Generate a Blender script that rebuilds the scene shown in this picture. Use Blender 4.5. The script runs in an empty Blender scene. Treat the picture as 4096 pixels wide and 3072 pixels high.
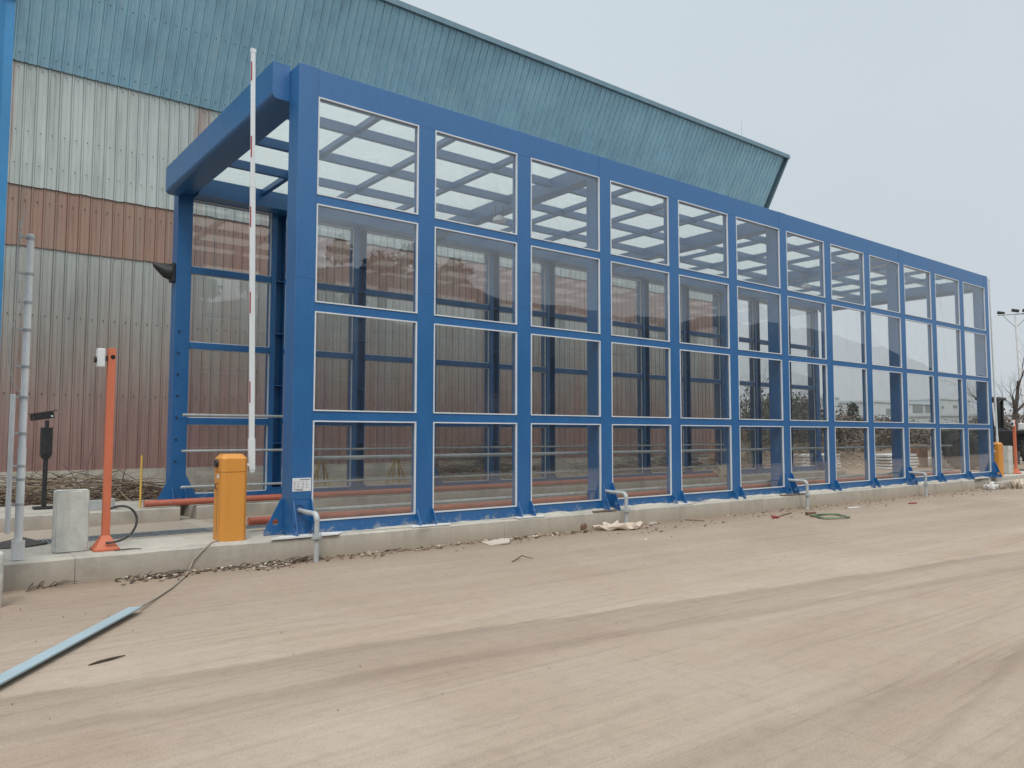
import bpy, bmesh, math, random
from math import radians as R, sin, cos, pi
from mathutils import Vector, Matrix
random.seed(7)
S = bpy.context.scene
col = S.collection

# ------------------------------------------------------------------ camera
CX, CY, CZ = -4.42586529, -10.36715773, 1.41832209
YAW, PIT, ROL, FPX = 0.6670190359, 0.06435711968, 0.00111006, 3094.39246
def cam_axes():
    f = Vector((sin(YAW)*cos(PIT), cos(YAW)*cos(PIT), sin(PIT)))
    r = Vector((cos(YAW), -sin(YAW), 0)); u = r.cross(f)
    r2 = r*cos(ROL)+u*sin(ROL); u2 = u*cos(ROL)-r*sin(ROL)
    return r2, u2, f
_r, _u, _f = cam_axes()
cd = bpy.data.cameras.new('camera'); cam = bpy.data.objects.new('camera', cd); col.objects.link(cam)
m = Matrix((( _r.x, _u.x, -_f.x, CX), (_r.y, _u.y, -_f.y, CY), (_r.z, _u.z, -_f.z, CZ), (0, 0, 0, 1)))
cam.matrix_world = m
cd.sensor_width = 36; cd.lens = FPX/4096*36; cd.clip_end = 3000; cd.clip_start = .05
S.camera = cam
def P(px, py, ax, v):
    """point on a photo ray at a given coordinate, used once to place far things"""
    d = _f+_r*((px-2048)/FPX)+_u*((1536-py)/FPX)
    c = Vector((CX, CY, CZ)); return c+d*((v-c[ax])/d[ax])

# ------------------------------------------------------------------ light
SUN_EL, SUN_AZ = R(52), R(215)        # azimuth measured from +Y clockwise
w = bpy.data.worlds.new('World'); S.world = w; w.use_nodes = True
nt = w.node_tree; N = nt.nodes; L = nt.links
bg = N['Background']
sky = N.new('ShaderNodeTexSky'); sky.sky_type = 'NISHITA'; sky.sun_disc = False
sky.sun_elevation = SUN_EL; sky.sun_rotation = SUN_AZ; sky.dust_density = 3; sky.air_density = 1.2
hsv = N.new('ShaderNodeHueSaturation'); hsv.inputs['Saturation'].default_value = .35
L.new(sky.outputs[0], hsv.inputs['Color'])
tc = N.new('ShaderNodeTexCoord'); sx = N.new('ShaderNodeSeparateXYZ'); L.new(tc.outputs['Generated'], sx.inputs[0])
rmp = N.new('ShaderNodeValToRGB'); e = rmp.color_ramp.elements
e[0].position = 0.0; e[0].color = (4.9, 5.35, 5.7, 1)
e[1].position = 1.0; e[1].color = (12.5, 13, 13.3, 1)
k = e.new(.18); k.color = (4.95, 5.5, 5.9, 1); k = e.new(.5); k.color = (5.3, 6.0, 6.45, 1); k = e.new(.75); k.color = (9.4, 10.0, 10.5, 1)
L.new(sx.outputs['Z'], rmp.inputs[0])
cn = N.new('ShaderNodeTexNoise'); cn.inputs['Scale'].default_value = 1.6; cn.inputs['Detail'].default_value = 3
cr = N.new('ShaderNodeMapRange'); cr.inputs['To Min'].default_value = .93; cr.inputs['To Max'].default_value = 1.07
L.new(tc.outputs['Generated'], cn.inputs['Vector']); L.new(cn.outputs['Fac'], cr.inputs['Value'])
mul = N.new('ShaderNodeVectorMath'); mul.operation = 'SCALE'; L.new(rmp.outputs[0], mul.inputs[0]); L.new(cr.outputs[0], mul.inputs['Scale'])
mx = N.new('ShaderNodeMixRGB'); mx.inputs[0].default_value = .88
# an overcast sky is brighter round the veiled sun
sdv = N.new('ShaderNodeVectorMath'); sdv.operation = 'DOT_PRODUCT'; sdv.inputs[1].default_value = (sin(SUN_AZ)*cos(SUN_EL), cos(SUN_AZ)*cos(SUN_EL), sin(SUN_EL))
L.new(tc.outputs['Generated'], sdv.inputs[0])
smr = N.new('ShaderNodeMapRange'); smr.inputs['From Min'].default_value = .15; smr.inputs['From Max'].default_value = 1; smr.inputs['To Min'].default_value = 1; smr.inputs['To Max'].default_value = 1.75
L.new(sdv.outputs['Value'], smr.inputs['Value'])
cmx = N.new('ShaderNodeMath'); cmx.operation = 'MULTIPLY'; L.new(cr.outputs[0], cmx.inputs[0]); L.new(smr.outputs[0], cmx.inputs[1]); L.new(cmx.outputs[0], mul.inputs['Scale'])
L.new(hsv.outputs[0], mx.inputs[1]); L.new(mul.outputs[0], mx.inputs[2]); L.new(mx.outputs[0], bg.inputs[0])
bg.inputs[1].default_value = .095
sd = bpy.data.lights.new('sun', 'SUN'); sd.energy = 1.0; sd.angle = R(14); sd.color = (1, .96, .9)
so = bpy.data.objects.new('sun', sd); col.objects.link(so)
sv = Vector((sin(SUN_AZ)*cos(SUN_EL), cos(SUN_AZ)*cos(SUN_EL), sin(SUN_EL)))
so.rotation_euler = sv.to_track_quat('Z', 'Y').to_euler()
S.view_settings.view_transform = 'Standard'; S.view_settings.look = 'None'
S.view_settings.exposure = .36; S.view_settings.gamma = 1
S.render.engine = 'CYCLES'
S.cycles.max_bounces = 10; S.cycles.transparent_max_bounces = 24; S.cycles.glossy_bounces = 4

# ------------------------------------------------------------------ materials
def srgb(r, g, b):
    f = lambda c: (c/255/12.92 if c/255 < .04045 else ((c/255+.055)/1.055)**2.4)
    return (f(r), f(g), f(b), 1)
def newmat(name):
    m = bpy.data.materials.new(name); m.use_nodes = True
    return m, m.node_tree.nodes, m.node_tree.links, m.node_tree.nodes['Principled BSDF']
def coords(N, L, scale=(1, 1, 1), kind='Object'):
    t = N.new('ShaderNodeTexCoord'); mp = N.new('ShaderNodeMapping'); mp.inputs['Scale'].default_value = scale
    L.new(t.outputs[kind], mp.inputs[0]); return mp
def world_coords(N, L, scale=(1, 1, 1), rot=0):
    g = N.new('ShaderNodeNewGeometry'); mp = N.new('ShaderNodeMapping'); mp.inputs['Scale'].default_value = scale
    mp.inputs['Rotation'].default_value = (0, 0, rot)
    L.new(g.outputs['Position'], mp.inputs[0]); return mp
def noise(N, L, vec, scale, detail=5, rough=.6, dist=0):
    n = N.new('ShaderNodeTexNoise'); n.inputs['Scale'].default_value = scale; n.inputs['Detail'].default_value = detail
    n.inputs['Roughness'].default_value = rough; n.inputs['Distortion'].default_value = dist
    L.new(vec.outputs[0], n.inputs['Vector']); return n
def ramp(N, L, src, stops):
    r = N.new('ShaderNodeValToRGB'); es = r.color_ramp.elements
    while len(es) < len(stops): es.new(.5)
    for e, (p, c) in zip(es, stops): e.position = p; e.color = c
    L.new(src, r.inputs[0]); return r
def mix(N, L, fac, a, b, mode='MIX'):
    mx = N.new('ShaderNodeMixRGB'); mx.blend_type = mode
    for i, v in enumerate((fac, a, b)):
        if hasattr(v, 'is_output'): L.new(v, mx.inputs[i])
        else: mx.inputs[i].default_value = v
    return mx
def bump(N, L, b, src, strength, dist=.01):
    bp = N.new('ShaderNodeBump'); bp.inputs['Strength'].default_value = strength; bp.inputs['Distance'].default_value = dist
    L.new(src, bp.inputs['Height']); L.new(bp.outputs[0], b.inputs['Normal'])
G = lambda v: (v, v, v, 1)
def paint(name, c, rough=.45, var=.18, dust=.12, metal=0, bstr=.05, scale=3, dustcol=(.33, .29, .24, 1), spec=.5, foot=False):
    m, N, L, b = newmat(name)
    wc = world_coords(N, L, (1, 1, .35)); n1 = noise(N, L, wc, scale, 6, .65)
    n2 = noise(N, L, world_coords(N, L), scale*9, 4, .6)
    c2 = tuple(x*(1-var) for x in c[:3])+(1,); c1 = tuple(min(1, x*(1+var*.6)) for x in c[:3])+(1,)
    r1 = ramp(N, L, n1.outputs['Fac'], [(.3, c2), (.7, c1)])
    r2 = ramp(N, L, n2.outputs['Fac'], [(.5, G(0)), (.78, G(dust))])
    mm = mix(N, L, r2.outputs[0], r1.outputs[0], dustcol)
    if foot:      # dried splashes low on the steel
        g = N.new('ShaderNodeNewGeometry'); sz = N.new('ShaderNodeSeparateXYZ'); L.new(g.outputs['Position'], sz.inputs[0])
        n3 = noise(N, L, world_coords(N, L), 7, 6, .75, .5)
        q = N.new('ShaderNodeMath'); q.operation = 'MULTIPLY_ADD'; q.inputs[1].default_value = -1.1; L.new(n3.outputs['Fac'], q.inputs[0]); L.new(sz.outputs['Z'], q.inputs[2])
        q2 = N.new('ShaderNodeMapRange'); q2.inputs['From Min'].default_value = -.66; q2.inputs['From Max'].default_value = -.50; q2.inputs['To Min'].default_value = .65; q2.inputs['To Max'].default_value = 0
        L.new(q.outputs[0], q2.inputs['Value']); mm = mix(N, L, q2.outputs[0], mm.outputs[0], (.38, .37, .34, 1))
        n4 = noise(N, L, world_coords(N, L, (3, 3, .7)), 1.7, 8, .8, 1.5)
        r4 = ramp(N, L, n4.outputs['Fac'], [(.66, G(0)), (.74, G(.28))]); mm = mix(N, L, r4.outputs[0], mm.outputs[0], (.25, .33, .42, 1))
    L.new(mm.outputs[0], b.inputs['Base Color'])
    rr = N.new('ShaderNodeMapRange'); rr.inputs['To Min'].default_value = rough-.06; rr.inputs['To Max'].default_value = rough+.14
    L.new(n1.outputs['Fac'], rr.inputs['Value']); L.new(rr.outputs[0], b.inputs['Roughness'])
    b.inputs['Metallic'].default_value = metal; b.inputs['Specular IOR Level'].default_value = spec
    bump(N, L, b, n2.outputs['Fac'], bstr)
    return m
M = {}
M['blue'] = paint('blue_paint', (.009, .105, .285, 1), .32, .10, .10, spec=.85, foot=True)
M['blue_light'] = paint('light_blue_cladding', (.03, .2, .42, 1), .4)
M['orange'] = paint('orange_paint', (.55, .145, .07, 1), .5, .12)
M['pipe_orange'] = paint('pipe_red_orange', (.44, .115, .07, 1), .42, .2, .3, scale=2)
M['barrier'] = paint('barrier_orange', (.58, .245, .04, 1), .45, .06, .1)
M['galv'] = paint('galvanised_steel', (.40, .42, .42, 1), .5, .22, .2, metal=.1, scale=8)
M['palesteel'] = paint('pale_steel', (.66, .67, .67, 1), .45, .18, .2, metal=0, scale=6)
M['black'] = paint('black_plastic', (.018, .019, .022, 1), .45, .2, .15)
M['white'] = paint('white_trim', (.58, .61, .64, 1), .5, .06, .1)
M['arm'] = paint('arm_white', (.62, .65, .66, 1), .42, .06, .12)
M['red'] = paint('red_tape', (.33, .04, .045, 1), .4, .1)
M['rubber'] = paint('rubber', (.035, .033, .032, 1), .7, .3, .4)
M['yellow'] = paint('yellow_paint', (.6, .38, .07, 1), .5, .2, .3)
M['lblue'] = paint('pale_blue_plank', (.30, .385, .42, 1), .5, .1, .2)
M['cable'] = paint('cable_tan', (.30, .26, .2, 1), .7)
M['wood'] = paint('dry_wood', (.20, .14, .095, 1), .85, .35)
M['darkwood'] = paint('dark_twig', (.075, .052, .038, 1), .85, .4)
M['straw'] = paint('dry_stalk', (.30, .23, .155, 1), .85, .35)
M['paper'] = paint('cardboard', (.50, .44, .36, 1), .85, .15)
M['bagcol'] = paint('woven_bag', (.56, .47, .38, 1), .8, .15)
M['plastic'] = paint('white_sheet_plastic', (.68, .68, .66, 1), .5, .1)
M['green'] = paint('green_strap', (.16, .22, .13, 1), .7, .3)
M['lens'] = paint('dark_lens', (.008, .010, .012, 1), .12, .1, .02)
M['hole'] = paint('dark_hole', (.006, .007, .01, 1), .8, .1, .05)
M['grate'] = paint('grate_steel', (.23, .26, .28, 1), .5, .3, .4, metal=.4, scale=10)
M['plate'] = paint('plate_silver', (.62, .63, .64, 1), .35, .04, .05)
M['ink'] = paint('ink', (.10, .10, .12, 1), .6, .1)
M['brick'] = paint('brick', (.22, .12, .08, 1), .85, .3)
M['bark'] = paint('bark', (.085, .07, .06, 1), .9, .3)
M['farwhite'] = paint('far_hazed_render', (.50, .54, .55, 1), .8, .1, scale=.3)  # paleness of the far walls stands in for air haze
M['fargrey'] = paint('far_shadow_opening', (.23, .26, .27, 1), .8, .1, scale=.3)

def concrete(name, base=(.33, .32, .28), stain=.35, scale=1.2, warm=(.33, .265, .20)):
    m, N, L, b = newmat(name)
    wc = world_coords(N, L); n1 = noise(N, L, wc, scale, 8, .65, .4); n2 = noise(N, L, wc, 14, 6, .7); n3 = noise(N, L, world_coords(N, L, (5, 5, .6)), 1.3, 5, .6)
    dk = tuple(x*(1-stain) for x in base)+(1,); lt = tuple(min(1, x*1.18) for x in base)+(1,)
    r1 = ramp(N, L, n1.outputs['Fac'], [(.28, dk), (.5, base+(1,)), (.75, lt)])
    f3 = ramp(N, L, n3.outputs['Fac'], [(.45, G(0)), (.75, G(.45))])
    m1 = mix(N, L, f3.outputs[0], r1.outputs[0], tuple(x*.6 for x in base)+(1,))
    f2 = ramp(N, L, n2.outputs['Fac'], [(.58, G(0)), (.68, G(.35))])
    m2 = mix(N, L, f2.outputs[0], m1.outputs[0], warm+(1,))
    # soil splashed on the foot of the concrete
    g = N.new('ShaderNodeNewGeometry'); s = N.new('ShaderNodeSeparateXYZ'); L.new(g.outputs['Position'], s.inputs[0])
    ad = N.new('ShaderNodeMath'); ad.operation = 'ADD'; L.new(s.outputs['Z'], ad.inputs[0])
    nn = N.new('ShaderNodeMath'); nn.operation = 'MULTIPLY'; nn.inputs[1].default_value = -.22; L.new(n1.outputs['Fac'], nn.inputs[0]); L.new(nn.outputs[0], ad.inputs[1])
    f4 = N.new('ShaderNodeMapRange'); f4.inputs['From Min'].default_value = -.44; f4.inputs['From Max'].default_value = -.10; f4.inputs['To Min'].default_value = .85; f4.inputs['To Max'].default_value = 0
    L.new(ad.outputs[0], f4.inputs['Value'])
    m3 = mix(N, L, f4.outputs[0], m2.outputs[0], warm+(1,))
    L.new(m3.outputs[0], b.inputs['Base Color']); b.inputs['Roughness'].default_value = .88
    ad2 = N.new('ShaderNodeMath'); ad2.operation = 'ADD'; L.new(n1.outputs['Fac'], ad2.inputs[0]); L.new(n2.outputs['Fac'], ad2.inputs[1])
    bump(N, L, b, ad2.outputs[0], .35, .02)
    return m
M['conc'] = concrete('concrete', (.43, .40, .345), .42)
M['conc2'] = concrete('concrete_pale', (.50, .50, .46), .4, 3.0)
M['lanefloor'] = concrete('lane_concrete', (.37, .335, .30), .3, .6)

_a = P(2248, 2542, 2, -.3); _b = P(3034, 2807, 2, -.3); _d = (_b-_a).normalized(); JN = (-_d.y, _d.x, -_d.y*_a.x+_d.x*_a.y)
_c = P(3640, 3060, 2, -.3); _e = P(4090, 2600, 2, -.3); TS = -(_e.y-_c.y)/(_e.x-_c.x); _k = _c.y+TS*_c.x+.2
TT = [(_k-1.3, 1), (_k-.5, 1), (_k-.44, .88), (_k-.38, 1.02), (_k-.06, 1), (_k, .84), (_k+.06, 1.03), (_k+.42, 1), (_k+.47, .9), (_k+.52, 1), (_k+1.6, 1)]
def ground_mat():
    m, N, L, b = newmat('dusty_ground')
    # drag marks and tyre streaks run along the plinth with a slow wander
    wz = world_coords(N, L); wn = noise(N, L, wz, .09, 2, .5)
    sc = N.new('ShaderNodeVectorMath'); sc.operation = 'SCALE'; sc.inputs['Scale'].default_value = 2.2
    L.new(wn.outputs['Color'], sc.inputs[0]); sc.inputs['Scale'].default_value = .9
    add = N.new('ShaderNodeVectorMath'); add.operation = 'ADD'; L.new(wz.outputs[0], add.inputs[0]); L.new(sc.outputs[0], add.inputs[1])
    mp = N.new('ShaderNodeMapping'); mp.inputs['Rotation'].default_value = (0, 0, R(-7)); mp.inputs['Scale'].default_value = (.07, 1.5, 1)
    L.new(add.outputs[0], mp.inputs[0])
    s1 = noise(N, L, mp, 1.0, 7, .62); mp2 = N.new('ShaderNodeMapping'); mp2.inputs['Scale'].default_value = (.35, 16, 1); mp2.inputs['Rotation'].default_value = (0, 0, R(-9)); L.new(add.outputs[0], mp2.inputs[0])
    s2 = noise(N, L, mp2, 1.0, 7, .72); b1 = noise(N, L, wz, .45, 6, .6, .5); g1 = noise(N, L, wz, 60, 4, .7); g2 = noise(N, L, wz, 7, 6, .65)
    r1 = ramp(N, L, s1.outputs['Fac'], [(.33, (.33, .247, .188, 1)), (.46, (.375, .295, .232, 1)), (.60, (.425, .348, .282, 1)), (.8, (.455, .385, .325, 1))])
    r2 = ramp(N, L, b1.outputs['Fac'], [(.35, (.355, .275, .215, 1)), (.7, (.445, .375, .315, 1))])
    m1 = mix(N, L, .58, r1.outputs[0], r2.outputs[0])
    r3 = ramp(N, L, s2.outputs['Fac'], [(.34, G(.80)), (.47, G(.97)), (.7, G(1.05))])
    m2 = mix(N, L, .8, m1.outputs[0], r3.outputs[0], 'MULTIPLY')
    r4 = ramp(N, L, g1.outputs['Fac'], [(.3, G(.62)), (.45, G(.97)), (.75, G(1.2))])
    m3 = mix(N, L, .6, m2.outputs[0], r4.outputs[0], 'MULTIPLY')
    r5 = ramp(N, L, g2.outputs['Fac'], [(.36, G(.90)), (.48, G(.99)), (.62, G(1.02))])
    m4 = mix(N, L, .7, m3.outputs[0], r5.outputs[0], 'MULTIPLY')
    # wheel tracks: two damp bands along the shelter, fainter ones nearer, and a set turning away at the right
    sp = N.new('ShaderNodeSeparateXYZ'); L.new(wz.outputs[0], sp.inputs[0])
    def tracks(prev, ax, wob, stops, lo, hi, amt):
        a = N.new('ShaderNodeMath'); a.operation = 'MULTIPLY_ADD'; a.inputs[1].default_value = ax; L.new(sp.outputs['X'], a.inputs[0]); L.new(sp.outputs['Y'], a.inputs[2])
        b2 = N.new('ShaderNodeMath'); b2.operation = 'MULTIPLY_ADD'; b2.inputs[1].default_value = wob; L.new(b1.outputs['Fac'], b2.inputs[0]); L.new(a.outputs[0], b2.inputs[2])
        c2 = N.new('ShaderNodeMath'); c2.operation = 'MULTIPLY_ADD'; c2.inputs[1].default_value = .26; L.new(s2.outputs['Fac'], c2.inputs[0]); L.new(b2.outputs[0], c2.inputs[2])
        mr = N.new('ShaderNodeMapRange'); mr.inputs['From Min'].default_value = lo; mr.inputs['From Max'].default_value = hi; L.new(c2.outputs[0], mr.inputs['Value'])
        rr = ramp(N, L, mr.outputs[0], [((p-lo)/(hi-lo), G(v)) for p, v in stops])
        return mix(N, L, amt, prev.outputs[0], rr.outputs[0], 'MULTIPLY')
    o_ = .34
    m4 = tracks(m4, .13, .42, [(-9.0+o_, 1), (-7.95+o_, .98), (-7.7+o_, .88), (-7.55+o_, 1.02), (-6.1+o_, 1.04), (-5.70+o_, 1.02), (-5.62+o_, .86), (-5.50+o_, .88), (-5.42+o_, 1.0), (-5.0+o_, .93), (-4.95+o_, .86), (-4.80+o_, .84), (-4.73+o_, 1.09), (-3.6+o_, 1.05), (-2.6+o_, 1)], -9.2, -2.0, 1)
    m4 = tracks(m4, TS, .15, TT, TT[0][0]-.2, TT[-1][0]+.2, .7)
    # hairline joint
    jl = N.new('ShaderNodeVectorMath'); jl.operation = 'DOT_PRODUCT'; jl.inputs[1].default_value = (JN[0], JN[1], 0); L.new(wz.outputs[0], jl.inputs[0])
    ja = N.new('ShaderNodeMath'); ja.operation = 'SUBTRACT'; ja.inputs[1].default_value = JN[2]; L.new(jl.outputs['Value'], ja.inputs[0])
    jb = N.new('ShaderNodeMath'); jb.operation = 'ABSOLUTE'; L.new(ja.outputs[0], jb.inputs[0])
    jr = ramp(N, L, jb.outputs[0], [(.003, G(.72)), (.008, G(1))]); m4 = mix(N, L, .5, m4.outputs[0], jr.outputs[0], 'MULTIPLY')
    # loose soil band at the foot of the plinth
    am = N.new('ShaderNodeMath'); am.operation = 'MULTIPLY_ADD'; am.inputs[1].default_value = 1.6; L.new(b1.outputs['Fac'], am.inputs[0]); L.new(sp.outputs['Y'], am.inputs[2])
    f5 = N.new('ShaderNodeMapRange'); f5.inputs['From Min'].default_value = -.5; f5.inputs['From Max'].default_value = .7; f5.inputs['To Max'].default_value = .7
    L.new(am.outputs[0], f5.inputs['Value'])
    m5 = mix(N, L, f5.outputs[0], m4.outputs[0], (.235, .17, .12, 1))
    m5 = mix(N, L, 1, m5.outputs[0], (.86, .845, .82, 1), 'MULTIPLY')
    L.new(m5.outputs[0], b.inputs['Base Color']); b.inputs['Roughness'].default_value = .93; b.inputs['Specular IOR Level'].default_value = .25
    a1 = N.new('ShaderNodeMath'); a1.operation = 'ADD'; L.new(s2.outputs['Fac'], a1.inputs[0]); L.new(g2.outputs['Fac'], a1.inputs[1])
    a2 = N.new('ShaderNodeMath'); a2.operation = 'MULTIPLY_ADD'; a2.inputs[1].default_value = .5; L.new(g1.outputs['Fac'], a2.inputs[0]); L.new(a1.outputs[0], a2.inputs[2])
    bump(N, L, b, a2.outputs[0], .5, .02)
    return m
M['ground'] = ground_mat()

def sheet_mat(name, stops, stain_stops=None, rough=.5, seed=0, fine=.75):
    """profiled steel sheet: vertical run-off streaks; optional colours by height (grime rising from the foot)"""
    m, N, L, b = newmat(name)
    mp = world_coords(N, L, (1, 1, .035)); mp.inputs['Location'].default_value = (seed, seed*2, 0)
    n1 = noise(N, L, mp, 2.2, 6, .6); mp2 = world_coords(N, L, (1, 1, .05)); n2 = noise(N, L, mp2, 11, 5, .65)
    n3 = noise(N, L, world_coords(N, L, (.5, .5, .6)), .8, 4, .5)
    r1 = ramp(N, L, n1.outputs['Fac'], stops)
    out = r1
    if stain_stops:
        g = N.new('ShaderNodeNewGeometry'); s = N.new('ShaderNodeSeparateXYZ'); L.new(g.outputs['Position'], s.inputs[0])
        q = N.new('ShaderNodeMath'); q.operation = 'MULTIPLY_ADD'; q.inputs[1].default_value = 2.4; L.new(n1.outputs['Fac'], q.inputs[0]); L.new(s.outputs['Z'], q.inputs[2])
        q2 = N.new('ShaderNodeMapRange'); q2.inputs['From Min'].default_value = 1.4; q2.inputs['From Max'].default_value = 7.2; L.new(q.outputs[0], q2.inputs['Value'])
        r4 = ramp(N, L, q2.outputs[0], stain_stops)
        out = mix(N, L, .55, r4.outputs[0], r1.outputs[0]); 
        mm = mix(N, L, .5, r4.outputs[0], out.outputs[0]); out = mm
    r2 = ramp(N, L, n2.outputs['Fac'], [(.32, G(.72)), (.5, G(1)), (.72, G(1.12))])
    m2 = mix(N, L, fine, out.outputs[0], r2.outputs[0], 'MULTIPLY')
    r3 = ramp(N, L, n3.outputs['Fac'], [(.35, G(.88)), (.65, G(1.08))])
    m3 = mix(N, L, .7, m2.outputs[0], r3.outputs[0], 'MULTIPLY')
    L.new(m3.outputs[0], b.inputs['Base Color']); b.inputs['Roughness'].default_value = rough
    b.inputs['Specular IOR Level'].default_value = .4
    bump(N, L, b, n2.outputs['Fac'], .08)
    return m
M['teal'] = sheet_mat('teal_sheet', [(.3, (.30, .48, .60, 1)), (.5, (.34, .58, .70, 1)), (.7, (.40, .61, .70, 1))], rough=.4, fine=.3)
M['pale'] = sheet_mat('pale_sheet', [(.3, (.36, .29, .26, 1)), (.42, (.38, .41, .385, 1)), (.7, (.43, .475, .455, 1))], seed=5)
M['rust'] = sheet_mat('rust_brown_sheet', [(.3, (.27, .15, .115, 1)), (.5, (.29, .185, .14, 1)), (.7, (.27, .21, .17, 1))], seed=9)
M['lower'] = sheet_mat('grimy_sheet', [(.32, (.30, .19, .155, 1)), (.48, (.29, .275, .25, 1)), (.7, (.30, .32, .295, 1))],
                       [(0, (.30, .135, .115, 1)), (.28, (.30, .165, .14, 1)), (.5, (.29, .225, .195, 1)), (.72, (.31, .30, .275, 1)), (1, (.33, .355, .33, 1))], seed=3)
M['teal_dark'] = paint('teal_trim', (.13, .22, .27, 1), .5)

def glass_mat(name, tint, refl, dustamt, dustcol=(.45, .47, .47, 1), opaque=.5):
    m, N, L, b = newmat(name); N.remove(b)
    out = N['Material Output']
    g = N.new('ShaderNodeNewGeometry'); dt = N.new('ShaderNodeVectorMath'); dt.operation = 'DOT_PRODUCT'
    L.new(g.outputs['Normal'], dt.inputs[0]); L.new(g.outputs['Incoming'], dt.inputs[1])
    ab = N.new('ShaderNodeMath'); ab.operation = 'ABSOLUTE'; L.new(dt.outputs['Value'], ab.inputs[0])
    iv = N.new('ShaderNodeMath'); iv.operation = 'SUBTRACT'; iv.inputs[0].default_value = 1; L.new(ab.outputs[0], iv.inputs[1])
    pw = N.new('ShaderNodeMath'); pw.operation = 'POWER'; pw.inputs[1].default_value = 5; L.new(iv.outputs[0], pw.inputs[0])
    fr = N.new('ShaderNodeMath'); fr.operation = 'MULTIPLY_ADD'; fr.inputs[1].default_value = 1-refl; fr.inputs[2].default_value = refl; L.new(pw.outputs[0], fr.inputs[0])
    tr = N.new('ShaderNodeBsdfTransparent'); tr.inputs[0].default_value = tint
    gl = N.new('ShaderNodeBsdfGlossy'); gl.inputs['Roughness'].default_value = .006
    ms = N.new('ShaderNodeMixShader'); L.new(fr.outputs[0], ms.inputs[0]); L.new(tr.outputs[0], ms.inputs[1]); L.new(gl.outputs[0], ms.inputs[2])
    df = N.new('ShaderNodeBsdfDiffuse'); df.inputs[0].default_value = dustcol
    tl = N.new('ShaderNodeBsdfTranslucent'); tl.inputs[0].default_value = dustcol
    md = N.new('ShaderNodeMixShader'); md.inputs[0].default_value = 1-opaque; L.new(df.outputs[0], md.inputs[1]); L.new(tl.outputs[0], md.inputs[2])
    n = noise(N, L, world_coords(N, L, (1, 1, .4)), 2.5, 6, .7, .8)
    rr = ramp(N, L, n.outputs['Fac'], [(.3, G(dustamt*(.25 if dustamt < .5 else .9))), (.55, G(dustamt)), (.72, G(min(.95, dustamt*3)))])
    m2 = N.new('ShaderNodeMixShader'); L.new(rr.outputs[0], m2.inputs[0]); L.new(ms.outputs[0], m2.inputs[1]); L.new(md.outputs[0], m2.inputs[2])
    # slight waviness of the sheets
    nb = noise(N, L, world_coords(N, L), .9, 2, .5); bp = N.new('ShaderNodeBump'); bp.inputs['Strength'].default_value = .03; bp.inputs['Distance'].default_value = .008
    L.new(nb.outputs['Fac'], bp.inputs['Height']); L.new(bp.outputs[0], gl.inputs['Normal'])
    L.new(m2.outputs[0], out.inputs[0]); return m
M['glass'] = glass_mat('window_glass', (.992, .996, .994, 1), .10, .024)
M['roofglass'] = glass_mat('roof_glass', (.93, .95, .93, 1), .05, .74, (.62, .655, .65, 1), .12)

def leaf_mat(name, a, bcol):
    m, N, L, b = newmat(name)
    n = noise(N, L, world_coords(N, L), .9, 4, .6); r = ramp(N, L, n.outputs['Fac'], [(.35, a), (.65, bcol)])
    L.new(r.outputs[0], b.inputs['Base Color']); b.inputs['Roughness'].default_value = .8; b.inputs['Specular IOR Level'].default_value = .2
    return m
M['leaf'] = leaf_mat('hazed_foliage', (.075, .078, .06, 1), (.14, .135, .11, 1))  # leaf colour lightened to paint in the haze of distance
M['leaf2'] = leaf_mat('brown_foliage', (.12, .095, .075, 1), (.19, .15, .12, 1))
M['conifer'] = leaf_mat('dark_conifer', (.035, .045, .035, 1), (.075, .08, .06, 1))
M['pile'] = leaf_mat('netted_stockpile', (.035, .04, .042, 1), (.085, .085, .08, 1))

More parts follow.
